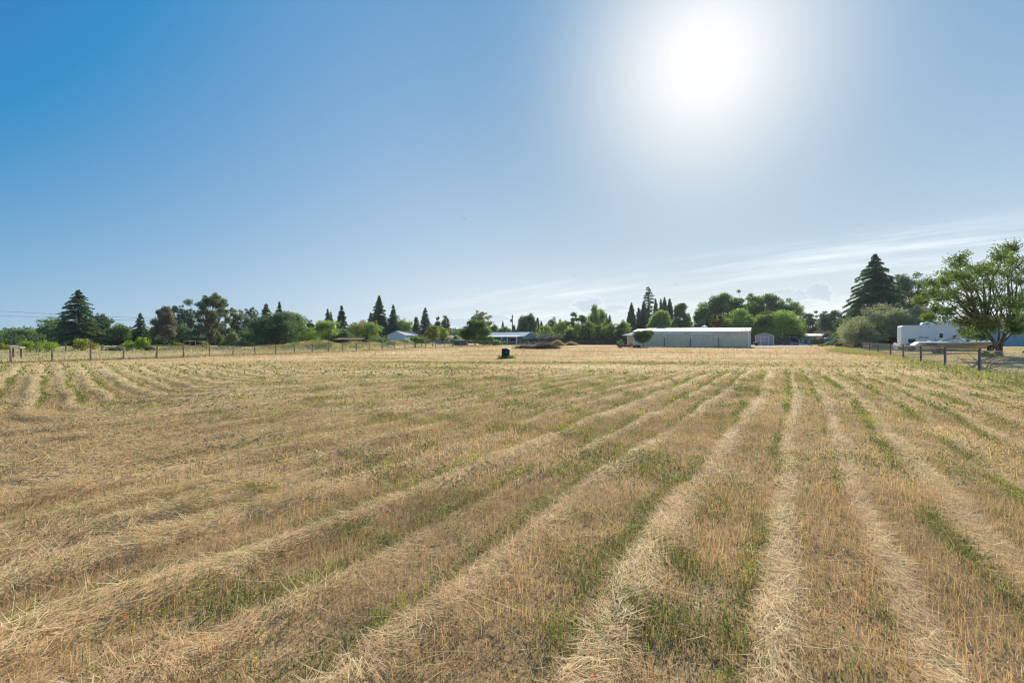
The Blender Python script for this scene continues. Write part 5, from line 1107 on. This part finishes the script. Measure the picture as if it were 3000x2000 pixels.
for x in (0.5, 6.6): m = MB(); m.tube([(x, 0.3, z0-0.1), (x, 0.3, 0)], 0.03, 6); m.build('stabiliser_jack', M_STEEL, t)
# script and swoosh on the trailer's side
M_LET = mat('dark_blue_lettering', (0.045, 0.055, 0.075), 0.5)
def text_mesh(txt, size, parent, loc, shear=0.3, m_=None, ext=0.003, rot=(math.pi/2, 0, 0), sx=1.0):
    cu = bpy.data.curves.new('lettering', 'FONT'); cu.body = txt; cu.size = size; cu.shear = shear; cu.extrude = ext; cu.offset = size*0.02
    ob_ = bpy.data.objects.new('lettering_tmp', cu); COL.objects.link(ob_); bpy.context.view_layer.update()
    me = bpy.data.meshes.new_from_object(ob_.evaluated_get(bpy.context.evaluated_depsgraph_get())); bpy.data.objects.remove(ob_); bpy.data.curves.remove(cu)
    me.materials.clear(); me.materials.append(m_ or M_LET); o = bpy.data.objects.new('lettering', me); COL.objects.link(o); o.parent = parent; o.location = loc; o.rotation_euler = rot; o.scale = (sx, 1, 1); return o
text_mesh('Americana', 0.21, t, (1.66, -0.026, 1.62), shear=0.45, sx=0.95)
m = MB(); pts = [(1.52, 1.66), (1.58, 1.60), (1.70, 1.60), (1.82, 1.68), (1.95, 1.80), (1.93, 1.82), (1.80, 1.71), (1.69, 1.63), (1.60, 1.63), (1.55, 1.68)]; m.prism(pts, -0.030, -0.024, axis='y'); m.build('swoosh', M_LET, t)

# ski boat on its trailer, stern to the left
ang_ = -TH; X, Y = 42.9, 48.1; g = gzf(X, Y)
t = thing('motorboat', 'tan and white open bow motorboat with dark stripe sitting on its trailer', 'boat', (X, Y, g), ang_)
LBt = 5.75; xs = np.linspace(0, 1, 15)
def sect(u):   # half beam, sheer z, chine z, chine half beam, keel z at fraction u from stern to bow
    beam = 1.02*(1-max(0, (u-0.45)/0.55)**2.3)+0.015; sheer = 1.24+0.08*u+0.03*u*u; keel = 0.45+0.50*max(0, (u-0.60)/0.40)**2.2; chine = 0.70+0.06*u+0.46*max(0, (u-0.5)/0.5)**1.8
    return beam, sheer, min(chine, sheer-0.05), beam*(0.86-0.25*u*u), min(keel, chine-0.02)
hull = MB(); deckt = MB(); nS = len(xs); hv = []; 
for u in xs:
    b, s_, c_, cb, k_ = sect(u); xx = LBt*u+0.10*u*u; hv += [(xx, -b, s_-0.10), (xx, -(b*0.5+cb*0.5)-0.01, (s_+c_)/2-0.05), (xx-0.02, -cb, c_), (xx-0.04, 0, k_), (xx-0.02, cb, c_), (xx, (b*0.5+cb*0.5)+0.01, (s_+c_)/2-0.05), (xx, b, s_-0.10)]
hf = [(i*7+k, i*7+k+1, (i+1)*7+k+1, (i+1)*7+k) for i in range(nS-1) for k in range(6)]+[tuple(range(7))[::-1], tuple(range((nS-1)*7, nS*7))]
hull.add(hv, hf); M_HULL = mat('tan_gelcoat', (0.47, 0.40, 0.28), 0.3, 0.05, 1.0, spec=0.5); hl = hull.build('hull', M_HULL, t, smooth=False)
dv = []
for u in xs:
    b, s_, c_, cb, k_ = sect(u); xx = LBt*u+0.10*u*u; inn = max(0.0, b-0.22) if u < 0.93 else b*0.5; dv += [(xx, -b-0.025, s_-0.11), (xx, -b-0.02, s_), (xx, -inn, s_+0.035), (xx, inn, s_+0.035), (xx, b+0.02, s_), (xx, b+0.025, s_-0.11)]
df = [(i*6+k, i*6+k+1, (i+1)*6+k+1, (i+1)*6+k) for i in range(nS-1) for k in ((0, 1, 3, 4) if 0.14 < xs[i] < 0.52 else (0, 1, 2, 3, 4))]+[tuple(range(6))[::-1], tuple(range((nS-1)*6, nS*6))]
deckt.add(dv, df); deckt.build('deck', M_WHITE, t)
m = MB(); m.prism([(-0.48, 0.92), (-0.40, 0.86), (0.0, 0.86), (0.0, 1.27), (-0.06, 1.27)], -0.88, 0.88, axis='y'); m.build('transom_slope', M_WHITE, t)
for side in (-1, 1):
    st = MB(); vs = []
    for u in xs: b, s_, c_, cb, k_ = sect(u); xx = LBt*u+0.10*u*u; q = (b+cb)/2+0.012; vs += [(xx, side*(q+0.012), (s_+c_)/2-0.09), (xx, side*(q+0.016), (s_+c_)/2-0.055)]
    st.add(vs, [(2*i, 2*i+1, 2*i+3, 2*i+2) for i in range(nS-1)]); st.build('stripe', mat('dark_stripe', (0.05, 0.045, 0.05), 0.4), t)
b_, s_, c_, cb, k_ = sect(0.1)
m = MB(); m.box(0.42, 1.25, -b_-0.04, -b_-0.027, s_-0.19, s_-0.125); m.build('name_band', mat('navy_band', (0.03, 0.04, 0.09), 0.4), t)
m = MB()
for x0, x1 in ((0.48, 0.60), (0.63, 0.74), (0.77, 0.88), (0.91, 1.02), (1.05, 1.14), (1.22, 1.30)): m.box(x0, x1, -b_-0.022, -b_-0.012, s_-0.265, s_-0.235); m.box(x0, x0+0.03, -b_-0.022, -b_-0.012, s_-0.285, s_-0.265)
m.build('lettering', M_LET, t)
ws_ = MB(); q = [(2.05, -0.78, 1.31), (2.9, -0.70, 1.72), (3.10, -0.60, 1.74), (3.95, -0.62, 1.33)]; 
for i in range(3): ws_.tube([q[i], q[i+1]], 0.022, 5)
q2 = [(x, -y, z) for x, y, z in q]
for i in range(3): ws_.tube([q2[i], q2[i+1]], 0.022, 5)
ws_.tube([q[1], q2[1]], 0.022, 5); ws_.tube([q[3], (4.15, 0, 1.35), q2[3]], 0.02, 5); ws_.tube([q[2], q2[2]], 0.02, 5); ws_.tube([(2.5, -0.74, 1.32), q[2]], 0.016, 5); wf = ws_.build('windscreen_frame', M_STEEL, t)
m = MB(); m.add([q[2], q[3], (4.15, 0, 1.35), (3.12, 0, 1.76)], [(0, 1, 2, 3)]); m.add([q2[2], q2[3], (4.15, 0.001, 1.35), (3.12, 0.001, 1.76)], [(3, 2, 1, 0)]); m.add([q[0], q[1], (2.9, -0.70, 1.33)], [(0, 1, 2)]); m.build('windscreen', mat('pale_glass', (0.42, 0.48, 0.50), 0.1, spec=0.8), wf)
for x in (0.9, 1.75): m = MB(); m.box(x, x+0.5, -0.65, 0.65, 1.0, 1.2); m.prism([(x, 1.15), (x+0.16, 1.15), (x+0.06, 1.40), (x-0.04, 1.40)], -0.65, 0.65, axis='y'); m.build('seat', mat('cream_vinyl', (0.60, 0.56, 0.50), 0.6), t, bevel=0.03)
m = MB(); m.prism([(-0.75, 0.28), (-0.55, 0.22), (-0.35, 0.35), (-0.15, 0.62), (-0.30, 0.80), (-0.55, 0.72), (-0.9, 0.50), (-1.0, 0.40)], -0.16, 0.16, axis='y'); m.box(-0.95, -0.55, -0.05, 0.05, 0.30, 0.38); ob = m.build('outdrive', mat('black_drive', (0.05, 0.05, 0.055), 0.55), t, bevel=0.03)
m = MB(); 
for i in range(3): a = i*2.094; m.tube([(-1.03, 0, 0.42), (-1.03, math.cos(a)*0.17, 0.42+math.sin(a)*0.17)], [0.05, 0.03], 5)
m.build('propeller', M_STEEL, ob)
m = MB()
for i in range(9): a = R.rand(); m.tube([(-0.25-a*0.6, -0.45+0.9*R.rand(), 0.55+0.2*R.rand()), (-0.35-a*0.6, -0.4+0.8*R.rand(), 0.35), (-0.5-a*0.5, -0.4+0.8*R.rand(), 0.28+0.2*R.rand())], 0.05, 6)
m.build('cover_bundle', mat('dark_cover', (0.06, 0.045, 0.04), 0.9), t)
# its trailer
t = thing('boat_trailer', 'low steel boat trailer with white wheels under the motorboat', 'trailer', (X, Y, g), ang_); m = MB()
for y in (-0.72, 0.72): m.tube([(-0.1, y, 0.40), (3.6, y, 0.40), (5.2, 0.10*np.sign(y), 0.42)], 0.045, 6)
m.tube([(5.1, 0, 0.42), (6.35, 0, 0.42)], 0.05, 6); m.tube([(1.6, -0.98, 0.33), (1.6, 0.98, 0.33)], 0.04, 6); m.tube([(3.6, -0.72, 0.40), (3.6, 0.72, 0.40)], 0.04, 6); m.tube([(0.0, -0.95, 0.40), (0.0, 0.95, 0.40)], 0.04, 6); m.build('frame', M_STEEL, t)
m = MB(); m.tube([(5.75, 0, 0.42), (5.72, 0, 0.95)], 0.045, 6); m.box(5.62, 5.84, -0.08, 0.08, 0.86, 1.0); m.build('winch_post', mat('rusty_steel', (0.22, 0.10, 0.06), 0.8), t)
m = MB(); m.tube([(6.1, 0.05, 0.6), (6.1, 0.05, 0.08)], 0.03, 6); m.lathe([(0.09, -0.03), (0.09, 0.03)], 12, M=Matrix.Translation((6.1, 0.05, 0.09)), axis='y'); m.build('jockey_wheel', M_STEEL, t)
wheel(t, 1.60, -1.0, 0.33, 0.33, 0.2); wheel(t, 1.60, 1.0, 0.33, 0.33, 0.2); wheel(t, 5.46, -0.42, 0.62, 0.33, 0.2)
for y in (-1.0, 1.0): m = MB(); m.prism([(1.17, 0.42), (1.24, 0.66), (1.42, 0.76), (1.78, 0.76), (1.96, 0.66), (2.03, 0.42), (1.98, 0.42), (1.91, 0.63), (1.76, 0.72), (1.44, 0.72), (1.29, 0.63), (1.22, 0.42)], y-0.12, y+0.12, axis='y'); m.build('mudguard', M_STEEL, t)
for x in (2.0, 3.6): m = MB(); m.box(x, x+1.0, -0.62, -0.52, 0.45, 0.52); m.build('bunk', M_DKW, t)

# propane tank and small pale things beneath the trees
X, Y = PX(2622, 60), 60; t = thing('propane_tank', 'white upright gas tank at the left rear corner of the travel trailer', 'tank', (X, Y, gzf(X, Y))); m = MB(); m.lathe([(0.12, 0.0), (0.24, 0.02), (0.26, 0.1), (0.26, 0.72), (0.20, 0.86), (0.08, 0.92)], 20); m.build('shell', M_WHITE, t, smooth=True); m = MB(); m.lathe([(0.13, 0.86), (0.13, 1.02), (0.11, 1.02), (0.11, 0.86)], 16); m.build('valve_collar', M_WHITE, t)
X, Y = PX(2588, 72), 72; t = thing('covered_stack', 'low stack under a pale blue cover beneath the olive tree', 'stack', (X, Y, gzf(X, Y)), -TH); m = MB(); m.prism([(-0.6, 0.05), (0.7, 0.05), (0.72, 0.55), (0.2, 0.72), (-0.3, 0.60), (-0.62, 0.5)], 0, 1.2, axis='y'); m.build('cover', mat('pale_blue_cover', (0.42, 0.60, 0.72), 0.6, 0.1, 4.0), t, bevel=0.03)
m = MB(); m.box(-0.5, 0.6, 0.1, 1.1, 0, 0.048); m.build('pallet', M_DKW, t)

def vehicle(name, label, cat, X, Y, rz, col, suv=True, s=1.0):
    """seen from behind: tail towards -y. body, cabin, windows, wheels, lamps, bumper"""
    t = thing(name, label, cat, (X, Y, gzf(X, Y)+0.02), rz); w_ = 0.90; Lc = 4.3; mb = MB(); Mp = mat(name+'_paint', col, 0.3, 0.05, 1.0, spec=0.6, coat=0.5)
    side = [(0, 0.45), (0.05, 0.95), (0.12, 1.05), (Lc*0.72, 1.05), (Lc*0.97, 0.98), (Lc, 0.85), (Lc, 0.42), (Lc-0.5, 0.38), (Lc-0.62, 0.62), (Lc-0.98, 0.70), (Lc-1.30, 0.62), (Lc-1.42, 0.36), (1.32, 0.36), (1.22, 0.62), (0.90, 0.70), (0.55, 0.62), (0.42, 0.38)]
    mb.prism([(y, z) for y, z in side], -w_, w_, axis='x'); b = mb.build('body', Mp, t, bevel=0.04)
    cb = MB(); z0, z1 = 1.052, 1.80; x0, x1 = w_-0.04, w_-0.16; ya, yb = (0.08, Lc*0.60) if suv else (0.7, Lc*0.62)
    cb.add([(-x0, ya, z0), (x0, ya, z0), (x0, yb+0.35, z0), (-x0, yb+0.35, z0), (-x1, ya+0.12, z1), (x1, ya+0.12, z1), (x1, yb-0.1, z1), (-x1, yb-0.1, z1)], [(0, 3, 2, 1), (4, 5, 6, 7), (0, 1, 5, 4), (1, 2, 6, 5), (2, 3, 7, 6), (3, 0, 4, 7)]); c = cb.build('cabin', Mp, t, bevel=0.05)
    m = MB(); m.add([(-x0+0.14, ya+0.005, z0+0.10), (x0-0.14, ya+0.005, z0+0.10), (x1-0.08, ya+0.085, z1-0.12), (-x1+0.08, ya+0.085, z1-0.12)], [(0, 1, 2, 3)]); m.build('rear_window', glass(), c)
    for sx in (-1, 1):
        for a, bb in ((0.12, 0.45), (0.50, 0.95)):
            yl, yr = ya+0.15+(yb-ya)*a, ya+0.1+(yb-ya)*bb; m = MB(); m.add([(sx*(x0+0.006), yl, z0+0.10), (sx*(x0+0.006), yr, z0+0.10), (sx*(x1+0.028), yr-0.1, z1-0.14), (sx*(x1+0.028), yl+0.05, z1-0.14)], [(0, 1, 2, 3)] if sx > 0 else [(3, 2, 1, 0)]); m.build('side_window', glass(), c)
        m = MB(); m.box(sx*(w_-0.13)-0.06, sx*(w_-0.13)+0.06, -0.03, 0.04, 0.80, 0.98); m.build('tail_lamp', M_RED, b)
        for yy in (0.88, Lc-0.98): wheel(t, sx*(w_-0.10), yy, 0.34, 0.34, 0.22, axis='x', rim=M_STEEL)
        m = MB(); m.box(sx*(w_+0.02) if sx > 0 else -w_-0.2, (w_+0.2) if sx > 0 else -w_-0.02, Lc*0.62, Lc*0.62+0.1, 1.1, 1.28); m.build('wing_mirror', Mp, b)
    m = MB(); m.box(-w_-0.02, w_+0.02, -0.14, -0.01, 0.44, 0.58); m.build('bumper', mat('dull_chrome', (0.45, 0.47, 0.5), 0.35, metal=0.8), t, bevel=0.03)
    return t
t = vehicle('parked_suv', 'black off road vehicle parked on the gravel, seen from behind', 'car', PX(2326, 95.5), 95.5, math.radians(-19), (0.018, 0.021, 0.026))
m = MB(); m.lathe([(0.20, -0.12), (0.36, -0.12), (0.39, -0.06), (0.39, 0.06), (0.36, 0.12), (0.20, 0.12)], 24, M=Matrix.Translation((0.05, -0.16, 1.02)), axis='y'); m.build('spare_wheel', M_TYRE, t)
vehicle('parked_car', 'white car half hidden beyond the olive tree', 'car', PX(2530, 102), 102, math.radians(60), (0.62, 0.63, 0.64), suv=False)

# weathered picket fence, gate, and the blue tarpaulin
Yp = 91.0
t = thing('gate', 'grey board gate beside the black vehicle', 'gate', (PX(2366, Yp), Yp, gzf(PX(2366, Yp), Yp)), math.radians(-5)); m = MB()
for i in range(5): m.box(i*0.145, i*0.145+0.125, 0, 0.03, 0.08, 1.30)
m.box(0, 0.70, 0.031, 0.06, 0.3, 0.4); m.box(0, 0.70, 0.031, 0.06, 1.0, 1.1); m.build('board_panel', mat('grey_boards', (0.24, 0.27, 0.28), 0.85, 0.2), t)
t = thing('picket_fence', 'sagging brown picket fence running from the gate to the blue tarp', 'fence', (PX(2377, Yp), Yp, gzf(PX(2377, Yp), Yp)), math.radians(-8)); M_PK = mat('brown_pickets', (0.20, 0.14, 0.11), 0.9, 0.3)
Lf = 6.4; m = MB()
for i in range(46):
    x = i*Lf/46; h_ = 0.95+0.10*R.randn(); m.box(x, x+0.06, -0.012, 0.012, 0.05, h_)
for zz in (0.30, 0.80): m.box(0, Lf, 0.014, 0.05, zz, zz+0.07)
m.build('pickets', M_PK, t)
for x, h_ in ((0, 1.45), (1.35, 1.1), (2.7, 1.35), (4.1, 1.15), (6.35, 1.3)): m = MB(); m.box(x-0.06, x+0.06, 0.052, 0.17, -0.05, h_); m.build('fence_post', M_PK, t)
Yt = 93.5; X = PX(2413, Yt); t = thing('blue_tarp', 'bright blue tarpaulin slung over a stack of junk behind the picket fence', 'tarpaulin', (X, Yt, gzf(X, Yt)), math.radians(-6)); Lq = 3.55; nu, nv = 25, 9; vs = []
for j in range(nv):
    for i in range(nu):
        u = i/(nu-1); v = j/(nv-1); sag = 0.10*math.sin(u*9+1)*(1-abs(2*v-1))+0.05*math.sin(u*23); 
        if v < 0.45: y = 0.0-0.10*(0.45-v)+0.03*math.sin(u*14); z = 0.72+0.24*math.sin(u*7+0.6)*(1-v/0.45)*0.5+(1.52-0.72)*(v/0.45)
        else: y = (v-0.45)/0.55*1.6; z = 1.55+0.06*math.sin(u*11+v*4)-0.12*math.sin((v-0.45)/0.55*3.14)*abs(math.sin(u*3.2))
        vs.append((u*Lq, y, z+0.04*u))
m = MB(); m.add(vs, [(j*nu+i, j*nu+i+1, (j+1)*nu+i+1, (j+1)*nu+i) for j in range(nv-1) for i in range(nu-1)]); o = m.build('sheet', mat('blue_tarp_plastic', (0.02, 0.16, 0.55), 0.4, 0.1, 2.0), t, smooth=True); md = o.modifiers.new('thickness', 'SOLIDIFY'); md.thickness = 0.02
for x, y in ((0.05, 0.1), (Lq-0.05, 0.1), (0.05, 1.5), (Lq-0.05, 1.5)): m = MB(); m.tube([(x, y, 0), (x, y, 1.5)], 0.04, 6); m.build('pole', M_PK, t)
for i, (x, lab) in enumerate(((0.35, 'left rusty drum under the blue tarp'), (1.1, 'middle rusty drum under the blue tarp'), (1.95, 'third rusty drum from the left under the blue tarp'), (2.8, 'rightmost rusty drum under the blue tarp'))):
    d = bpy.data.objects; c_, s_ = math.cos(-0.105), math.sin(-0.105); wx, wy = X+x*c_-0.55*s_, Yt+x*s_+0.55*c_; h_ = 0.62+0.2*(i % 2); m = MB(); m.lathe([(0.28, 0.0), (0.29, 0.02), (0.28, h_*0.33), (0.30, h_*0.35), (0.28, h_*0.37), (0.28, h_*0.66), (0.30, h_*0.68), (0.28, h_*0.7), (0.29, h_), (0.24, h_), (0.24, h_-0.03)], 18); o = m.build('drum', mat('rusty_drum', (0.17, 0.11, 0.09), 0.85, 0.35), None, loc=(wx, wy, gzf(wx, wy))); tag(o, lab, 'drum', 'junk drums under the tarp')
# mesh kennel panel right of the mauve shed and the rusty cart left of it
X, Y = PX(2270, 96), 96; t = thing('dark_gate', 'dark slatted gate in the shade right of the mauve shed', 'gate', (X, Y, gzf(X, Y)), -0.1); m = MB(); m.box(0, 2.4, 0, 0.05, 0.05, 0.12); m.box(0, 2.4, 0, 0.05, 1.1, 1.17)
for i in range(17): m.box(i*0.148, i*0.148+0.09, 0.052, 0.075, 0.05, 1.2)
m.build('slat_panel', M_DARK, t)
X, Y = PX(2203, 90), 90; t = thing('utility_cart', 'rusty flat cart standing left of the mauve shed door', 'cart', (X, Y, gzf(X, Y)), -0.3); m = MB(); m.prism([(0.3, 0.48), (1.35, 0.52), (1.45, 0.86), (1.1, 0.82), (0.35, 0.72)], 0, 0.7, axis='y'); m.build('bed', mat('rust_red', (0.20, 0.085, 0.06), 0.8, 0.3), t, bevel=0.02); m = MB(); m.tube([(0.4, 0.35, 0.45), (-0.35, 0.35, 0.30)], 0.03, 6); m.build('drawbar', M_STEEL, t)
for y in (0.02, 0.68): wheel(t, 0.85, y, 0.24, 0.24, 0.1, rim=M_STEEL)

# old red hay implement beside the long shed
Yi = 72.0; X = PX(1806, Yi); t = thing('hay_mower', 'old rusty red towed hay mower with a white wheel beside the long shed', 'farm machine', (X, Yi, gzf(X, Yi)), -0.04); M_RU = mat('rust_red', (0.20, 0.085, 0.06), 0.8, 0.3)
m = MB(); m.tube([(0.05, 0, 1.02), (0.95, 0, 0.52)], [0.07, 0.08], 6); m.tube([(0.95, 0, 0.52), (2.3, 0, 0.47)], 0.06, 6); m.build('beam', mat('grey_pole_metal', (0.36, 0.33, 0.30), 0.7), t)
m = MB(); m.lathe([(0.22, 0), (0.26, 0.03), (0.26, 0.6), (0.22, 0.63)], 18, M=Matrix.Translation((0.62, -0.3, 0.26)), axis='y'); m.box(0.85, 2.2, -0.25, 0.25, 0.20, 0.42); m.prism([(0.8, 0.2), (2.2, 0.2), (2.1, 0.45), (0.9, 0.48)], -0.28, -0.255, axis='y'); m.build('cutter_housing', M_RU, t, bevel=0.02)
m = MB(); m.tube([(0.08, 0, 0.85), (0.08, 0, 0.25)], 0.03, 6); m.tube([(0.32, 0, 0.85), (0.36, 0, 0.25)], 0.03, 6); m.tube([(0.02, 0, 0.3), (0.42, 0, 0.3)], 0.03, 6); m.tube([(0.08, 0, 0.6), (0.34, 0, 0.6), (0.9, 0, 0.5)], 0.028, 6); m.build('hitch_frame', M_RU, t)
m = MB(); m.prism([(2.15, 0.45), (2.55, 0.42), (2.62, 0.60), (2.45, 0.72), (2.38, 0.70), (2.22, 0.86), (2.12, 0.84)], -0.2, 0.2, axis='y'); m.build('orange_guard', mat('faded_orange', (0.60, 0.13, 0.04), 0.6), t, bevel=0.02)
m = MB(); m.tube([(2.1, 0, 0.30), (3.5, 0, 0.34)], 0.07, 6); m.box(2.7, 3.6, -0.2, 0.2, 0.36, 0.50); m.build('rear_frame', M_STEEL, t); m = MB(); m.box(2.55, 3.1, -0.24, 0.24, 0.503, 0.55); m.build('platform', mat('pale_board', (0.55, 0.5, 0.42), 0.7), t)
wheel(t, 2.92, -0.38, 0.22, 0.22, 0.14); wheel(t, 2.92, 0.38, 0.22, 0.22, 0.14); wheel(t, 3.45, -0.36, 0.24, 0.24, 0.16, rim=M_STEEL); wheel(t, 3.45, 0.36, 0.24, 0.24, 0.16, rim=M_STEEL)

# ribbed compost bin out in the field, its rusty tray beside it
Yc = 39.6; X = PX(1481, Yc); g = gzf(X, Yc); t = thing('compost_bin', 'black green ribbed plastic compost bin standing in the field', 'compost bin', (X, Yc, g), 0.12); t.rotation_euler = (0, 0.04, 0.12)
prof = []; z = 0.0
for i in range(6): z0 = 0.02+i*0.125; prof += [(0.325, z0), (0.375, z0+0.045), (0.395, z0+0.055), (0.395, z0+0.075), (0.335, z0+0.09)]
prof = [(0.33, 0)]+prof+[(0.36, 0.78), (0.36, 0.80)]
m = MB(); m.lathe(prof, 28); m.build('drum', mat('dark_green_plastic', (0.010, 0.022, 0.024), 0.45, 0.1, spec=0.4), t)
m = MB(); m.lathe([(0.38, 0.802), (0.39, 0.82), (0.33, 0.85), (0.05, 0.87)], 28); ld = m.build('lid', mat('dark_lid', (0.03, 0.04, 0.045), 0.35, spec=0.6), t); m = MB(); m.box(-0.09, 0.09, -0.03, 0.03, 0.871, 0.90); m.build('handle', mat('dark_lid', (0.03, 0.04, 0.045), 0.35), ld)
m = MB(); m.box(-0.10, 0.10, -0.402, -0.38, 0.50, 0.66); m.build('hatch', mat('teal_hatch', (0.01, 0.07, 0.07), 0.5), t); m = MB(); m.box(-0.27, -0.19, -0.345, -0.30, 0.22, 0.30); m.build('tap', mat('blue_tap', (0.03, 0.12, 0.40), 0.4), t)
X2 = PX(1495.5, 39.3); t = thing('metal_stand', 'small rusty metal stand beside the compost bin', 'stand', (X2, 39.3, gzf(X2, 39.3)), 0.1); m = MB(); m.box(-0.24, 0.22, -0.15, 0.15, 0.24, 0.27); m.build('top', M_RU, t)
for x in (-0.22, 0.19):
    for y in (-0.13, 0.11): m = MB(); m.box(x, x+0.03, y, y+0.03, 0, 0.238); m.build('leg', M_RU, t)
cw = Pile(); n = 420; a = R.rand(n)*6.28; q = 0.30+0.5*R.rand(n); x = X+np.cos(a)*q+0.12; y = Yc-0.1+np.sin(a)*q; k = (y < Yc+0.2); x, y = x[k], y[k]; n = len(x)
cw.add(*blades(x, y, gz(x, y), 0.14+0.22*R.rand(n), np.full(n, 0.03), R.rand(n)*6.28, 0.3*R.randn(n), 0.5*R.randn(n), vary(np.array([0.13, 0.23, 0.06]), n, 0.3)))
tag(cw.build('green_weeds', M_LEAF), 'green weeds round the foot of the compost bin', 'weeds', kind='stuff')

# birds far up in the sky
for px, py, Y_, lab in ((1360, 641, 150, 'small dark bird high in the blue left of the centre'), (1682, 808, 190, 'tiny bird low in the sky above the white carport'), (1981, 833, 190, 'tiny bird above the cypress row')):
    m = MB(); m.add([(0, 0, 0), (-0.35, 0.1, 0.16), (-0.62, 0.02, 0.05), (-0.3, -0.12, 0.08), (0.35, 0.1, 0.16), (0.62, 0.02, 0.02), (0.3, -0.12, 0.08)], [(0, 1, 2, 3), (0, 6, 5, 4)]); m.tube([(0.0, -0.3, 0.0), (0, 0, 0.02), (0.02, 0.28, 0.0)], [0.03, 0.09, 0.02], 6)
    o = m.build('bird', mat('bird_plumage', (0.04, 0.04, 0.045), 0.8), None, loc=(PX(px, Y_), Y_, PZ(py, Y_))); o.rotation_euler = (0.2, 0.35, 0.5); tag(o, lab, 'bird')

# thin summer haze in one closed box round the whole scene
m = MB(); m.box(-420, 420, -70, 300, -1.2, 24); hz = bpy.data.materials.new('summer_haze'); hz.use_nodes = True; q = NT(hz.node_tree); vo = q.node('ShaderNodeVolumePrincipled'); ou = q.node('ShaderNodeOutputMaterial')
vo.inputs['Color'].default_value = (0.80, 0.88, 1.0, 1.0); vo.inputs['Density'].default_value = 0.00013; vo.inputs['Anisotropy'].default_value = 0.45; q.l.new(vo.outputs[0], ou.inputs['Volume'])
o = m.build('haze', hz, None); tag(o, 'thin bluish summer haze over the whole field', 'haze', kind='stuff')
